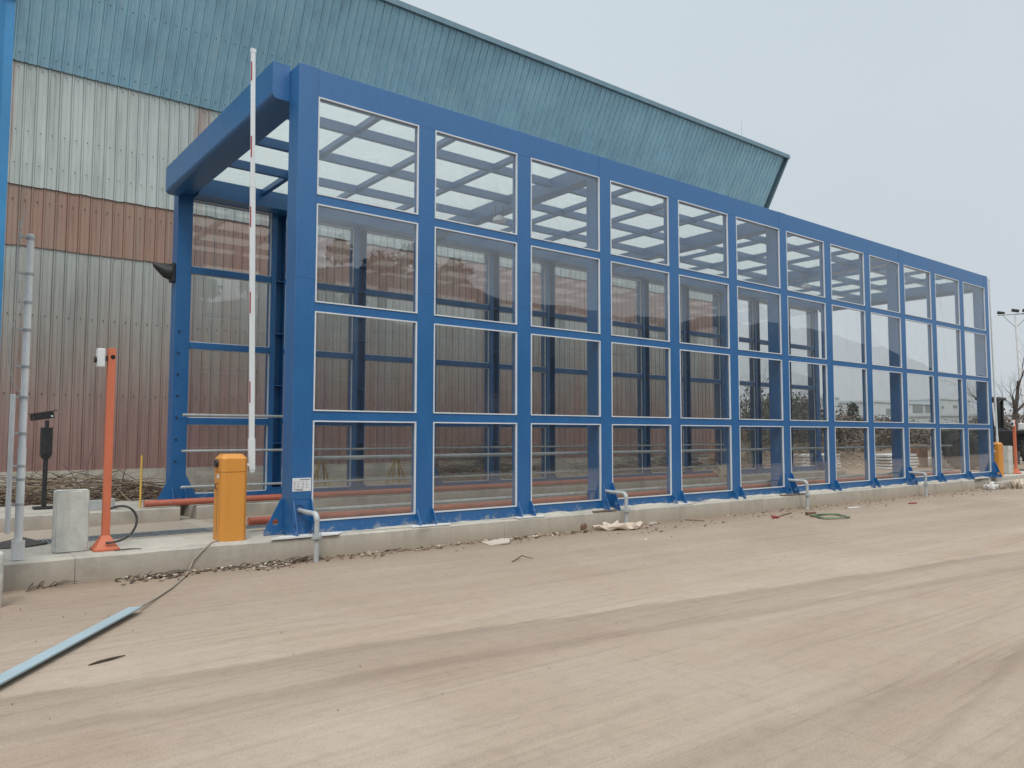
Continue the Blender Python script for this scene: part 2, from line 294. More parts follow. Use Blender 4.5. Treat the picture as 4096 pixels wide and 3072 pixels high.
# ------------------------------------------------------------------ mesh helpers
class MB:
    def __init__(s): s.v = []; s.f = []; s.smooth = set()
    def add(s, vs, fs, smooth=False):
        o = len(s.v); s.v += [tuple(v) for v in vs]
        for f in fs:
            if smooth: s.smooth.add(len(s.f))
            s.f.append(tuple(i+o for i in f))
        return s
    def box(s, x0, x1, y0, y1, z0, z1):
        v = [(x, y, z) for z in (z0, z1) for y in (y0, y1) for x in (x0, x1)]
        return s.add(v, [(0, 2, 3, 1), (4, 5, 7, 6), (0, 1, 5, 4), (2, 6, 7, 3), (0, 4, 6, 2), (1, 3, 7, 5)])
    def obox(s, c, size, rot):
        v = [Vector(c)+rot@Vector((sx*size[0]/2, sy*size[1]/2, sz*size[2]/2)) for sz in (-1, 1) for sy in (-1, 1) for sx in (-1, 1)]
        return s.add(v, [(0, 2, 3, 1), (4, 5, 7, 6), (0, 1, 5, 4), (2, 6, 7, 3), (0, 4, 6, 2), (1, 3, 7, 5)])
    def tube(s, pts, r, n=12, caps=True):
        pts = [Vector(p) for p in pts]; rs = r if isinstance(r, (list, tuple)) else [r]*len(pts)
        rings = []; up = None
        for i, p in enumerate(pts):
            a = pts[max(i-1, 0)]; b = pts[min(i+1, len(pts)-1)]; d = (b-a)
            d = d.normalized() if d.length > 1e-9 else Vector((0, 0, 1))
            if up is None: up = Vector((0, 0, 1)) if abs(d.z) < .9 else Vector((1, 0, 0))
            x = d.cross(up).normalized(); y = x.cross(d).normalized(); up = y
            rings.append([p+x*cos(2*pi*k/n)*rs[i]+y*sin(2*pi*k/n)*rs[i] for k in range(n)])
        v = [q for ring in rings for q in ring]; f = []
        for i in range(len(pts)-1):
            for k in range(n): f.append((i*n+k, i*n+(k+1) % n, (i+1)*n+(k+1) % n, (i+1)*n+k))
        s.add(v, f, smooth=n > 5)
        if caps:
            s.add(rings[0], [tuple(range(n))]); s.add(rings[-1], [tuple(reversed(range(n)))])
        return s
    def prism(s, poly, axis, a, b):
        """poly: 2D points in the plane normal to axis (0:yz, 1:xz, 2:xy), extruded a..b"""
        def mk(p, t): return {0: (t, p[0], p[1]), 1: (p[0], t, p[1]), 2: (p[0], p[1], t)}[axis]
        n = len(poly); v = [mk(p, a) for p in poly]+[mk(p, b) for p in poly]
        f = [tuple(range(n)), tuple(reversed(range(n, 2*n)))]+[(i, i+n, (i+1) % n+n, (i+1) % n) for i in range(n)]
        return s.add(v, f)
    def build(s, name, mat, parent=None, bevel=0, loc=None):
        me = bpy.data.meshes.new(name)
        vs = s.v
        if loc is not None: vs = [(x-loc[0], y-loc[1], z-loc[2]) for x, y, z in vs]
        me.from_pydata(vs, [], s.f); me.update()
        bm = bmesh.new(); bm.from_mesh(me); bmesh.ops.recalc_face_normals(bm, faces=bm.faces); bm.to_mesh(me); bm.free()
        for i in s.smooth: me.polygons[i].use_smooth = True
        for mm in (mat if isinstance(mat, (list, tuple)) else [mat]): me.materials.append(M[mm] if isinstance(mm, str) else mm)
        o = bpy.data.objects.new(name, me); col.objects.link(o)
        if loc is not None: o.location = loc
        if parent is not None:
            o.parent = parent
            base = ROOTLOC.get(parent.name, Vector((0, 0, 0)))
            if loc is None: o.location = -base
            else: o.location = Vector(loc)-base
            ROOTLOC[o.name] = ROOTLOC.get(parent.name, Vector((0, 0, 0)))+o.location
        elif loc is not None: ROOTLOC[o.name] = Vector(loc)
        if bevel:
            bv = o.modifiers.new('bevel', 'BEVEL'); bv.width = bevel; bv.segments = 2; bv.limit_method = 'ANGLE'
        return o
def build_each(b, name, mat, parent=None, bevel=0):
    """one object for every loose piece of the collected mesh"""
    par = list(range(len(b.v)))
    def fd(i):
        while par[i] != i: par[i] = par[par[i]]; i = par[i]
        return i
    key = {}
    for i, v in enumerate(b.v):
        k = (round(v[0], 5), round(v[1], 5), round(v[2], 5)); j = key.setdefault(k, i); par[fd(i)] = fd(j)
    for f in b.f:
        for i in f[1:]: par[fd(i)] = fd(f[0])
    groups = {}
    for n, f in enumerate(b.f): groups.setdefault(fd(f[0]), []).append(n)
    out = []
    for g in groups.values():
        m = MB(); mp = {}
        for n in g:
            idx = []
            for i in b.f[n]:
                if i not in mp: mp[i] = len(m.v); m.v.append(b.v[i])
                idx.append(mp[i])
            if n in b.smooth: m.smooth.add(len(m.f))
            m.f.append(tuple(idx))
        out.append(m.build(name, mat, parent, bevel))
    return out
ROOTLOC = {}
def tag(o, label=None, cat=None, group=None, kind=None):
    if label: o['label'] = label
    if cat: o['category'] = cat
    if group: o['group'] = group
    if kind: o['kind'] = kind
    return o
def thing(name, loc, label, cat, group=None):
    o = bpy.data.objects.new(name, None); col.objects.link(o); o.location = loc; o.empty_display_size = .2
    ROOTLOC[o.name] = Vector(loc); return tag(o, label, cat, group)
def copy_tree(o, parent=None):
    c = o.copy(); col.objects.link(c)
    if parent is not None: c.parent = parent
    for ch in list(o.children): copy_tree(ch, c)
    return c
GZ = -.30      # yard level; plinth tops are at z = 0
LZ = -.262     # lane floor between the plinths

# ------------------------------------------------------------------ ground and plinths
def grid_plane(x0, x1, y0, y1, z, name, mat, nx=1, ny=1):
    b = MB(); v = [(x0+(x1-x0)*i/nx, y0+(y1-y0)*j/ny, z) for j in range(ny+1) for i in range(nx+1)]
    f = [(j*(nx+1)+i, j*(nx+1)+i+1, (j+1)*(nx+1)+i+1, (j+1)*(nx+1)+i) for j in range(ny) for i in range(nx)]
    return b.add(v, f).build(name, mat)
g = grid_plane(-700, 1500, -700, 1500, GZ, 'ground', 'ground'); tag(g, 'dusty tan concrete yard with tyre streaks in front of the glazed shelter', 'ground', kind='structure')

def plinth(name, segs, y0, y1, label, wob=.012, ztop=0):
    b = MB()
    for (x0, x1) in segs:
        n = max(2, int((x1-x0)/.3)); xs = [x0+(x1-x0)*i/n for i in range(n+1)]
        rows = []
        for x in xs:
            a = random.uniform(-wob, wob); t = random.uniform(-.5, .5)*wob
            rows.append([(x, y0-.012+a*.4, GZ-.05), (x, y0+a*.5, -.02+t), (x, y0+.02+a*.5, ztop+t), (x, y1-.02, ztop), (x, y1, -.02), (x, y1, GZ-.05)])
        v = [p for r in rows for p in r]; m = 6
        f = [(i*m+k, (i+1)*m+k, (i+1)*m+k+1, i*m+k+1) for i in range(n) for k in range(m-1)]
        b.add(v, f); b.add(rows[0], [tuple(range(m))]); b.add(rows[-1], [tuple(reversed(range(m)))])
    o = b.build(name, 'conc'); return tag(o, label, 'plinth', kind='structure')
plinth('pavement', [(-3.52, -2.802), (-2.797, 3.42), (3.426, 9.0), (9.006, 15.6), (15.606, 22.0)], -.2, 1.02, 'raised concrete plinth carrying the front wall of the glazed shelter')
plinth('pavement', [(-3.9, -.14), (.17, 5.2), (5.42, 11.0), (11.2, 17), (17.2, 24.6)], 5.42, 7.6, 'raised concrete plinth carrying the back wall of the glazed shelter')
b = MB().box(-3.52, 24.5, 1.02, 5.42, GZ-.04, LZ); o = b.build('road', 'lanefloor'); tag(o, 'concrete lane floor running through the shelter', 'road', kind='structure')
b = MB().box(-.14, .17, 1.6, 7.6, LZ-.02, LZ+.006); o = b.build('path', 'conc2'); tag(o, 'darker drainage strip crossing the lane under the first portal', 'path', kind='structure')

# lumpy mortar bedding under the shelter's base rail
b = MB(); 
for side, yc in ((0, -.045),):
    xs = [0.3+i*.09 for i in range(int(23.4/.09))]; prof = []
    h = .03; wd = .05
    for x in xs:
        h = min(.06, max(.008, h+random.uniform(-.014, .014))); wd = min(.12, max(.03, wd+random.uniform(-.02, .02)))
        prof.append([(x, -wd-.02, .002), (x, -wd*.6-.01, h*.75), (x, -.002, h), (x, .03, h), (x, .03, .0)])
    v = [p for r in prof for p in r]; m = 5
    b.add(v, [(i*m+k, (i+1)*m+k, (i+1)*m+k+1, i*m+k+1) for i in range(len(xs)-1) for k in range(m-1)], True)
mort = b.build('mortar_bed', 'conc'); tag(mort, 'lumpy grey mortar bedding along the foot of the blue base rail', 'mortar')

# ------------------------------------------------------------------ the glazed shelter
SH = thing('glazed_shelter', (12, 3.2, 0), 'long blue steel wash shelter with clear glass walls and roof, open at both ends', 'shelter')
LEN = 24.0; YB0, YB1 = 6.16, 6.47          # back wall inner and outer faces
ZR = [(.184, 1.605), (1.74, 3.169), (3.298, 4.734), (4.869, 6.315)]     # pane rows (bottom, top)
TOP = 6.73
HM, HS = .147, .155
xcol = [2.0*i for i in range(13)]
half = lambda i: HM if i % 3 == 0 else HS
def gusset(b, side_axis, pos, base, tip, h, t=.014, hole=None, foot=0.05):
    """triangular stiffener plate with a round hole; side_axis 0 = plate normal to x"""
    # outline: (out, z)
    out = tip-base; sgn = 1 if out > 0 else -1
    poly = [(base, 0), (tip, 0), (tip, foot), (base+sgn*.035, h), (base, h)]
    if hole is None:
        b.prism(poly, side_axis, pos-t/2, pos+t/2); return
    hc, hr = hole; n = 20
    circ = [(hc[0]+hr*cos(2*pi*k/n), hc[1]+hr*sin(2*pi*k/n)) for k in range(n)]
    # radial quads from the hole to the outline
    def ray(px, pz):
        best = None; dx, dz = px-hc[0], pz-hc[1]
        for i in range(len(poly)):
            a = poly[i]; c = poly[(i+1) % len(poly)]; ex, ez = c[0]-a[0], c[1]-a[1]; den = dx*ez-dz*ex
            if abs(den) < 1e-9: continue
            t_ = ((a[0]-hc[0])*ez-(a[1]-hc[1])*ex)/den; s_ = ((a[0]-hc[0])*dz-(a[1]-hc[1])*dx)/den
            if t_ > 0 and -1e-6 <= s_ <= 1+1e-6 and (best is None or t_ < best): best = t_
        return (hc[0]+dx*best, hc[1]+dz*best)
    angs = sorted([2*pi*k/n for k in range(n)]+[math.atan2(p[1]-hc[1], p[0]-hc[0]) % (2*pi) for p in poly])
    inn = [(hc[0]+hr*cos(a), hc[1]+hr*sin(a)) for a in angs]; outp = [ray(*p) for p in inn]; k = len(angs)
    mk = (lambda p, q: (q, p[0], p[1])) if side_axis == 0 else (lambda p, q: (p[0], q, p[1]))
    v = [mk(p, pos-t/2) for p in inn]+[mk(p, pos-t/2) for p in outp]+[mk(p, pos+t/2) for p in inn]+[mk(p, pos+t/2) for p in outp]
    f = []
    for i in range(k):
        j = (i+1) % k
        f += [(i, j, k+j, k+i), (2*k+i, 3*k+i, 3*k+j, 2*k+j), (i, 2*k+i, 2*k+j, j), (k+i, k+j, 3*k+j, 3*k+i)]
    b.add(v, f)

def front_main_column(x, i):
    b = MB()
    if i == 0:
        # box column with a pipe hole in its front plate
        b.box(x-HM, x+HM, .012, .36, 0, TOP+.012)
        hc, hr, n = (-.03, .352), .072, 24
        poly = [(x-HM, 0), (x+HM, 0), (x+HM, TOP+.012), (x-HM, TOP+.012)]
        ys = (0, .012)
        circ = [(x+hc[0]+hr*cos(2*pi*k/n), hc[1]+hr*sin(2*pi*k/n)) for k in range(n)]
        sq = [(x-HM, .2), (x+HM, .2), (x+HM, .5), (x-HM, .5)]
        def edge(k):
            a = 2*pi*k/n; dx, dz = cos(a), sin(a); t = min(((HM-hc[0]) if dx > 0 else (-HM-hc[0]))/dx if abs(dx) > 1e-6 else 9, ((.5-hc[1]) if dz > 0 else (.2-hc[1]))/dz if abs(dz) > 1e-6 else 9)
            return (x+hc[0]+dx*t, hc[1]+dz*t)
        eo = [edge(k) for k in range(n)]
        b.add([(p[0], -.002, p[1]) for p in circ]+[(p[0], -.002, p[1]) for p in eo]+[(p[0], .0118, p[1]) for p in circ],
              [(k, (k+1) % n, n+(k+1) % n, n+k) for k in range(n)]+[(k, 2*n+k, 2*n+(k+1) % n, (k+1) % n) for k in range(n)])
        b.box(x-HM, x+HM, -.002, .0118, .52, TOP+.012); b.box(x-HM, x+HM, -.002, .0118, 0, .18)
        b.box(x-HM, x+HM, -.002, .0118, .502, .52); b.box(x-HM, x+HM, -.002, .0118, .18, .198)
    else:
        b.box(x-HM, x+HM, -.002, .36, 0, TOP+.004)
    c = b.build('column', 'blue', SH, bevel=.006)
    gb = MB()
    for sx in (-1, 1): gusset(gb, 0, x+sx*(HM-.012), -.004, -.215, .50, hole=((-.12, .13), .042))
    for yy in (.30,):
        gusset(gb, 1, yy, x-HM-.002, x-HM-.27, .50, hole=((x-HM-.105, .175), .045)) if i == 0 else None
        gusset(gb, 1, .33, x+HM+.002, x+HM+.3, .5) if i == 4 else None
    build_each(gb, 'base_gusset', 'blue', c, bevel=.003)
    if i == 0:
        hb = MB().tube([(x-.03, .0135, .352), (x-.03, .0128, .352)], .071, 24); hb.build('pipe_hole', 'hole', c)
    pb = MB().box(x-.20, x+.20, -.19, -.004, .001, .014); pb.build('base_plate', 'blue', c)
    return c
def front_sec_column(x):
    c = MB().box(x-HS, x+HS, 0, .13, 0, 6.312).build('column', 'blue', SH, bevel=.005)
    gb = MB()
    for sx in (-1, 1): gusset(gb, 0, x+sx*(HS-.012), -.002, -.15, .26)
    build_each(gb, 'base_gusset', 'blue', c, bevel=.002)
    return c
def back_main_column(x):
    b = MB().box(x-HM, x+HM, YB0, YB1+.03, 0, 6.66); c = b.build('column', 'blue', SH, bevel=.006)
    gb = MB(); gb.prism([(x-.38, 0), (x+.38, 0), (x+.38, .12), (x+HM+.04, .50), (x+HM, .58), (x-HM, .58), (x-HM-.04, .50), (x-.38, .12)], 1, YB0-.016, YB0-.002)
    for sx in (-1, 1): gusset(gb, 0, x+sx*(HM-.03), YB0-.016, YB0-.24, .34)
    build_each(gb, 'base_gusset', 'blue', c)
    bb = MB()
    for k in range(7):
        z = .86+k*.44; bb.tube([(x-.065, YB0-.001, z), (x-.065, YB0-.022, z)], .022, 6)
    build_each(bb, 'bolt', 'black', c)
    return c
def back_sec_column(x):
    b = MB()
    b.box(x-HS, x-HS+.014, YB0, YB0+.26, 0, 6.30); b.box(x+HS-.014, x+HS, YB0, YB0+.26, 0, 6.30); b.box(x-HS+.0141, x+HS-.0141, YB0+.20, YB0+.214, 0, 6.298)
    b.box(x-HS-.004, x-HS+.10, YB0-.012, YB0-.0003, 0, 6.299)
    for z in (.32, 1.217, 2.482, 3.631, 4.8): b.box(x-HS+.0145, x+HS-.0145, YB0+.01, YB0+.199, z-.02, z)
    c = b.build('column', 'blue', SH)
    gb = MB(); gb.prism([(x-.30, 0), (x+.30, 0), (x+.30, .04), (x+HS, .26), (x-HS, .26), (x-.30, .04)], 1, YB0-.03, YB0-.0135)
    build_each(gb, 'base_gusset', 'blue', c); return c
for i, x in enumerate(xcol):
    (front_main_column(x, i) if i % 3 == 0 else front_sec_column(x))
for i, x in enumerate(xcol):
    (back_main_column(x) if i % 3 == 0 else back_sec_column(x))
for i, x in enumerate(xcol):
    hh = half(i); z = 3.63+random.uniform(-.03, .03); n = 8; b = MB()
    pts = [(x-hh+.004+2*(hh-.004)*k/n, (-.0035 if i % 3 == 0 else -.0015), z+random.uniform(-.006, .006)) for k in range(n+1)]
    b.tube(pts, .0035, 5, False); b.build('weld_seam', 'blue', SH)
# nameplate on the first column
npb = MB().box(-.140, .135, -.007, -.0025, .615, .80).build('nameplate', 'plate', SH, bevel=.002)
ib = MB()
ib.box(-.03, .115, -.0082, -.0072, .772, .782)
for r_ in range(5):
    z = .745-r_*.021
    ib.box(-.122, -.122+random.uniform(.02, .028), -.0082, -.0072, z, z+.006); ib.box(-.075, -.075+random.uniform(.03, .06), -.0082, -.0072, z+.001, z+.005)
    ib.box(.0, .0+random.uniform(.02, .03), -.0082, -.0072, z, z+.006); ib.box(.05, .05+random.uniform(.02, .05), -.0082, -.0072, z+.001, z+.005)
ib.box(-.118, .02, -.0082, -.0072, .637, .645); ib.box(-.09, .01, -.0082, -.0072, .626, .631)
ib.build('lettering', 'ink', npb)

# headers, rails, base rail
for i in range(12):
    x0 = xcol[i]+half(i); x1 = xcol[i+1]-half(i+1)
    for j, (z0, z1) in enumerate([(0.0, .184), (1.605, 1.74), (3.169, 3.298), (4.734, 4.869)]):
        MB().box(x0+.001, x1-.001, .004, .12, z0+.001, z1).build('rail', 'blue', SH, bevel=.003)
        z0b = z0; MB().box(x0+.001, x1-.001, YB0+.015, YB0+.16, z0b+.001, z1).build('rail', 'blue', SH)
for a in range(4):
    x0 = xcol[3*a]+HM+.0015; x1 = xcol[3*a+3]-HM-.0015
    MB().box(x0, x1, .003, .16, 6.3135, TOP).build('header_beam', 'blue', SH, bevel=.005)
    MB().box(x0, x1, 5.80, 6.44, 6.30, 6.66).build('header_beam', 'blue', SH)
# panes with their white gaskets
def pane(x0, x1, z0, z1, yf, first=False):
    t = .012; ang = random.uniform(-.0025, .0025); ang2 = random.uniform(-.003, .003)
    xc, zc = (x0+x1)/2, (z0+z1)/2
    b = MB(); b.box(-(x1-x0)/2+.006, (x1-x0)/2-.006, 0, t, -(z1-z0)/2+.006, (z1-z0)/2-.006)
    me_o = b.build('window_pane', 'glass', SH)
    me_o.location = Vector((xc, yf+.018, zc))-ROOTLOC[SH.name]; me_o.rotation_euler = (ang, 0, ang2)
    ROOTLOC[me_o.name] = Vector((xc, yf+.018, zc))
    wv = .019; fb = MB(); X, Z = (x1-x0)/2, (z1-z0)/2
    for (a0, a1, c0, c1) in ((-X, X, Z-wv, Z), (-X, X, -Z, -Z+wv), (-X, -X+wv, -Z+wv, Z-wv), (X-wv, X, -Z+wv, Z-wv)):
        fb.box(a0, a1, -.026, .006, c0, c1)
    f = fb.build('window_frame', 'white', None); f.parent = me_o
    f.rotation_euler = (-ang*0, 0, 0)
    return me_o
for i in range(12):
    x0 = xcol[i]+half(i); x1 = xcol[i+1]-half(i+1)
    for z0, z1 in ZR: pane(x0, x1, z0, z1, 0)
for i in range(12):
    x0 = xcol[i]+half(i); x1 = xcol[i+1]-half(i+1)
    for z0, z1 in ZR: pane(x0, x1, z0, z1 if z1 < 6 else 6.29, YB0+.055)
# roof: portals, transverse bars, purlins, panes
for x in xcol[::3]:
    MB().box(x-HM-.001, x+HM+.001, .3605, YB0-.001, 6.36, 6.659).build('roof_beam', 'blue', SH, bevel=.005)
roofx = []
for a in range(4):
    xs = [6*a+HM, 6*a+1.48, 6*a+2.95, 6*a+4.42, 6*a+6-HM]
    roofx.append(xs)
    for x in xs[1:-1]: MB().box(x-.05, x+.05, .161, 5.799, 6.54, 6.64).build('roof_bar', 'blue', SH)
    for y in (1.44, 2.86, 4.30): MB().box(6*a+HM+.0015, 6*a+6-HM-.0015, y-.05, y+.05, 6.49, 6.645).build('purlin', 'blue', SH)
ylines = [.17, 1.44, 2.86, 4.30, 5.81]
rp = MB()
for xs in roofx:
    for p in range(4):
        for q in range(4):
            rp.box(xs[p]+.004, xs[p+1]-.004, ylines[q]+.004, ylines[q+1]-.004, 6.663, 6.675)
cnt = 0
for xs in roofx:
    for p in range(4):
        for q in range(4):
            MB().box(xs[p]+.004, xs[p+1]-.004, ylines[q]+.004, ylines[q+1]-.004, 6.662, 6.674).build('roof_pane', 'roofglass', SH); cnt += 1
# dirt line lying along the low back edge of the roof panes
for end, (xa, xb) in enumerate([(-.41, -HM-.004), (LEN+HM+.004, LEN+.41)]):
    b = MB(); rr = .085; poly = []
    zt, zb = 6.815, 6.275
    out = xa if end == 0 else xb; inn = xb if end == 0 else xa; s = 1 if end == 0 else -1
    poly = [(inn, zb), (inn, zt), (out, zt)]+[(out+s*rr*(1-cos(t)), zb+rr*(1-sin(t))) for t in [k*pi/2/8 for k in range(9)]]
    b.prism(poly, 1, .34, 6.12); b.build('portal_fascia', 'blue', SH)

# ------------------------------------------------------------------ pipes inside the shelter
def pipe_run(name, y, z, r, x0, x1, mat, label, cat, group, joints=(), collar=None, nozzles=None):
    t = thing(name, (x0, y, z), label, cat, group)
    MB().tube([(x0, y, z), (x1, y, z)], r, 14).build('pipe', mat, t)
    if joints:
        b = MB()
        for x in joints: b.tube([(x, y, z), (x+.02, y, z)], r*1.06, 14)
        build_each(b, 'weld_ring', mat, t)
    if nozzles:
        b = MB(); x = x0+.35
        while x < x1-.1:
            b.tube([(x-.015, y, z), (x+.015, y, z)], r*1.3, 10); x += nozzles
        build_each(b, 'pipe_nozzle', 'galv', t)
    return t
pipe_run('guard_pipe', .90, .145, .058, -.42, 23.6, 'pipe_orange', 'orange red wheel guard pipe lying on the front plinth behind the glass', 'guard pipe', 'orange wheel guard pipes', (2.6, 8.6, 14.6))
pipe_run('guard_pipe', 5.52, .088, .064, -.77, 16.8, 'pipe_orange', 'orange red wheel guard pipe lying on the back plinth, starting by the yellow stake', 'guard pipe', 'orange wheel guard pipes', (5.1, 10.9))
pipe_run('spray_pipe', .60, 1.05, .032, .05, 22.4, 'galv', 'grey spray pipe at waist height just behind the front glass', 'pipe', 'grey spray pipes')
pipe_run('spray_pipe', .60, .28, .030, -.02, 22.4, 'galv', 'grey spray pipe at ankle height just behind the front glass', 'pipe', 'grey spray pipes')
pipe_run('spray_pipe', 5.95, 1.79, .03, -.0, 5.6, 'galv', 'highest grey spray pipe along the back wall', 'pipe', 'grey spray pipes', nozzles=1.3)
pipe_run('spray_pipe', 5.95, 1.065, .026, .0, 17.6, 'galv', 'middle grey spray pipe with nozzles along the back wall', 'pipe', 'grey spray pipes', nozzles=.62)
pipe_run('spray_pipe', 5.95, .345, .026, .0, 17.6, 'galv', 'lowest grey spray pipe with nozzles along the back wall', 'pipe', 'grey spray pipes', nozzles=.62)

# water inlets: pipe out of the column, elbow, flange, riser
def inlet(x, label):
    t = thing('water_inlet', (x+.02, -.48, GZ), label, 'water pipe', 'grey water inlets at the main columns')
    z = .335; yv = -.48; r = .034
    pts = [(x-.03, .20, z+.02), (x-.01, -.2, z+.005), (x+.015, yv+.085, z)]
    MB().tube(pts, r, 14).build('feed_pipe', 'galv', t)
    el = [(x+.018, yv+.085*(1-sin(a)), z-.085*(1-cos(a))) for a in [k*pi/2/7 for k in range(8)]]
    MB().tube(el, r*1.13, 14).build('elbow', 'galv', t)
    MB().tube([(x+.018, yv, z-.085), (x+.018, yv, .04)], r, 14).build('riser', 'galv', t)
    build_each(MB().tube([(x+.018, yv, .045), (x+.018, yv, .03)], .072, 18).tube([(x+.018, yv, .026), (x+.018, yv, .010)], .072, 18), 'flange', 'galv', t)
    b = MB()
    for k in range(4):
        a = pi/4+k*pi/2; cx_, cy_ = x+.018+.055*cos(a), yv+.055*sin(a); b.tube([(cx_, cy_, -.005), (cx_, cy_, .085)], .007, 6)
    build_each(b, 'flange_bolt', 'galv', t)
    MB().tube([(x+.018, yv, .008), (x+.018, yv, GZ-.02)], r*1.05, 14).build('standpipe', 'galv', t)
for x, l in ((0, 'grey water inlet pipe elbowing down out of the first column below the nameplate'), (6, 'grey water inlet pipe at the second main column, above the crumpled bag'),
             (12, 'grey water inlet pipe at the third main column, near the green strap'), (18, 'grey water inlet pipe at the fourth main column, farthest of the four')):
    inlet(x, l)

# roof lamps inside
def bay_lamp(p, label):
    t = thing('hanging_lamp', p, label, 'lamp', 'round lamps under the shelter roof')
    x, y, z = p
    MB().tube([(x, y, z-.05), (x, y, z+.02), (x, y, z+.08)], [.15, .14, .06], 20).build('lamp_body', 'palesteel', t)
    b = MB().tube([(x-.1, y, z+.03), (x-.1, y, z+.30)], .008, 6).tube([(x+.1, y, z+.03), (x+.1, y, z+.30)], .008, 6); build_each(b, 'bracket', 'black', t)
bay_lamp((5.70, 2.95, 6.12), 'round lamp hanging from the roof seen through the second top pane')
bay_lamp((18.0, 3.0, 6.12), 'round lamp hanging on two rods from the roof seen through the seventh top pane')

# hooded lamp on the back column
t = thing('hooded_lamp', (-.17, 6.3, 4.72), 'black hooded signal lamp fixed high on the side of the far back column', 'lamp')
MB().box(-.225, -.155, 6.18, 6.42, 4.52, 4.90).build('lamp_box', 'black', t, bevel=.01)
b = MB(); n = 14; ring = lambda x, zc, r: [(x, 6.30+r*cos(2*pi*k/n), zc+r*sin(2*pi*k/n)) for k in range(n)]
rings = [ring(-.226, 4.71, .155), ring(-.36, 4.73, .13), ring(-.48, 4.80, .085), ring(-.56, 4.85, .05)]
v = [p for r_ in rings for p in r_]; f = [(i*n+k, i*n+(k+1) % n, (i+1)*n+(k+1) % n, (i+1)*n+k) for i in range(3) for k in range(n)]
b.add(v, f, True); b.add(rings[-1], [tuple(range(n))]); b.build('hood', 'black', t)

# ------------------------------------------------------------------ barrier gates
def barrier(x, y, label, alabel_lean=-.019, flip=False):
    t = thing('barrier_gate', (x, y, 0), label, 'barrier gate', 'orange boom barriers at the shelter ends')
    W, D, H = .345, .36, 1.145
    c = .045
    def oct_(w0, z): return [(x+c*0, y, z)]
    foot = lambda s: [(x+s+c, y+s), (x+W-s-c, y+s), (x+W-s, y+s+c), (x+W-s, y+D-s-c), (x+W-s-c, y+D-s), (x+s+c, y+D-s), (x+s, y+D-s-c), (x+s, y+s+c)]
    b = MB(); n = 8
    lv = [(0, 0), (0, .905)]
    v = [(p[0], p[1], z) for s, z in lv for p in foot(s)]; b.add(v, [(k, (k+1) % n, n+(k+1) % n, n+k) for k in range(n)]); b.add(v[:n], [tuple(range(n))]); b.add(v[n:], [tuple(range(n))])
    b.build('housing', 'barrier', t, bevel=.004)
    b = MB(); lv = [(.0, .912), (.0, 1.085), (.05, H)]
    v = [(p[0], p[1], z) for s, z in lv for p in foot(s)]; b.add(v, [(i*n+k, i*n+(k+1) % n, (i+1)*n+(k+1) % n, (i+1)*n+k) for i in range(2) for k in range(n)]); b.add(v[:n], [tuple(range(n))]); b.add(v[2*n:], [tuple(range(n))])
    b.box(x+.02, x+W-.02, y+.02, y+D-.02, .9, .915)
    b.build('top_cover', 'barrier', t, bevel=.004)
    xs = x-.004
    d = MB().box(xs, xs+.006, y+.06, y+D-.06, .10, .80).build('door', 'barrier', t, bevel=.002)
    MB().tube([(xs-.002, y+.17, .76), (xs-.03, y+.17, .75), (xs-.03, y+.17, .69), (xs-.002, y+.17, .68)], .008, 6).build('handle', 'black', d)
    MB().box(xs-.001, xs+.001, y+.166, y+.172, .12, .66).build('seam', 'hole', d)
    MB().tube([(x+.002, y+.20, 1.02), (x-.03, y+.20, 1.02)], .055, 8).build('knob', 'black', t)
    MB().box(x-.003, x+.001, y+.13, y+.21, .82, .875).build('sticker', 'plate', t)
    MB().tube([(x+W-.01, y+.15, .985), (x+W+.07, y+.15, .985)], .03, 12).build('shaft', 'plate', t)
    # raised boom
    xa = x+W+(-.10 if flip else .095); lean = alabel_lean; z0, z1 = .885, 6.80
    X = lambda z: xa+lean*(z-1.0)
    def seg(za, zb, w, d): 
        bb = MB(); v = []
        for z in (za, zb): v += [(X(z)-w/2, y+.15-d/2, z), (X(z)+w/2, y+.15-d/2, z), (X(z)+w/2, y+.15+d/2, z), (X(z)-w/2, y+.15+d/2, z)]
        return bb.add(v, [(0, 1, 5, 4), (1, 2, 6, 5), (2, 3, 7, 6), (3, 0, 4, 7), (0, 3, 2, 1), (4, 5, 6, 7)])
    seg(.885, 4.86, .072, .05).build('arm', 'arm', t, bevel=.01)
    seg(4.80, 6.78, .060, .044).build('arm', 'arm', t, bevel=.01)
    seg(.92, 1.35, .086, .062).build('arm_clamp', 'arm', t, bevel=.008)
    seg(4.84, 4.885, .078, .056).build('arm_joint', 'arm', t); seg(6.76, 6.815, .068, .05).build('end_cap', 'plate', t)
    for a, c_ in () if flip else ((1.84, 2.13), (3.07, 3.37), (4.27, 4.56), (5.26, 5.56), (6.35, 6.62)):
        w = .073 if a < 4.7 else .061
        o = seg(a, c_, .010, .026).build('reflective_strip', 'red', t)
        o.location.x += -w/2+.005; o.location.y -= .013
    return t
barrier(-1.09, .03, 'orange boom barrier box with its red striped white arm raised, left of the near column')
barrier(25.05, .15, 'orange boom barrier box just past the far end of the shelter, white arm raised', -.032, True)

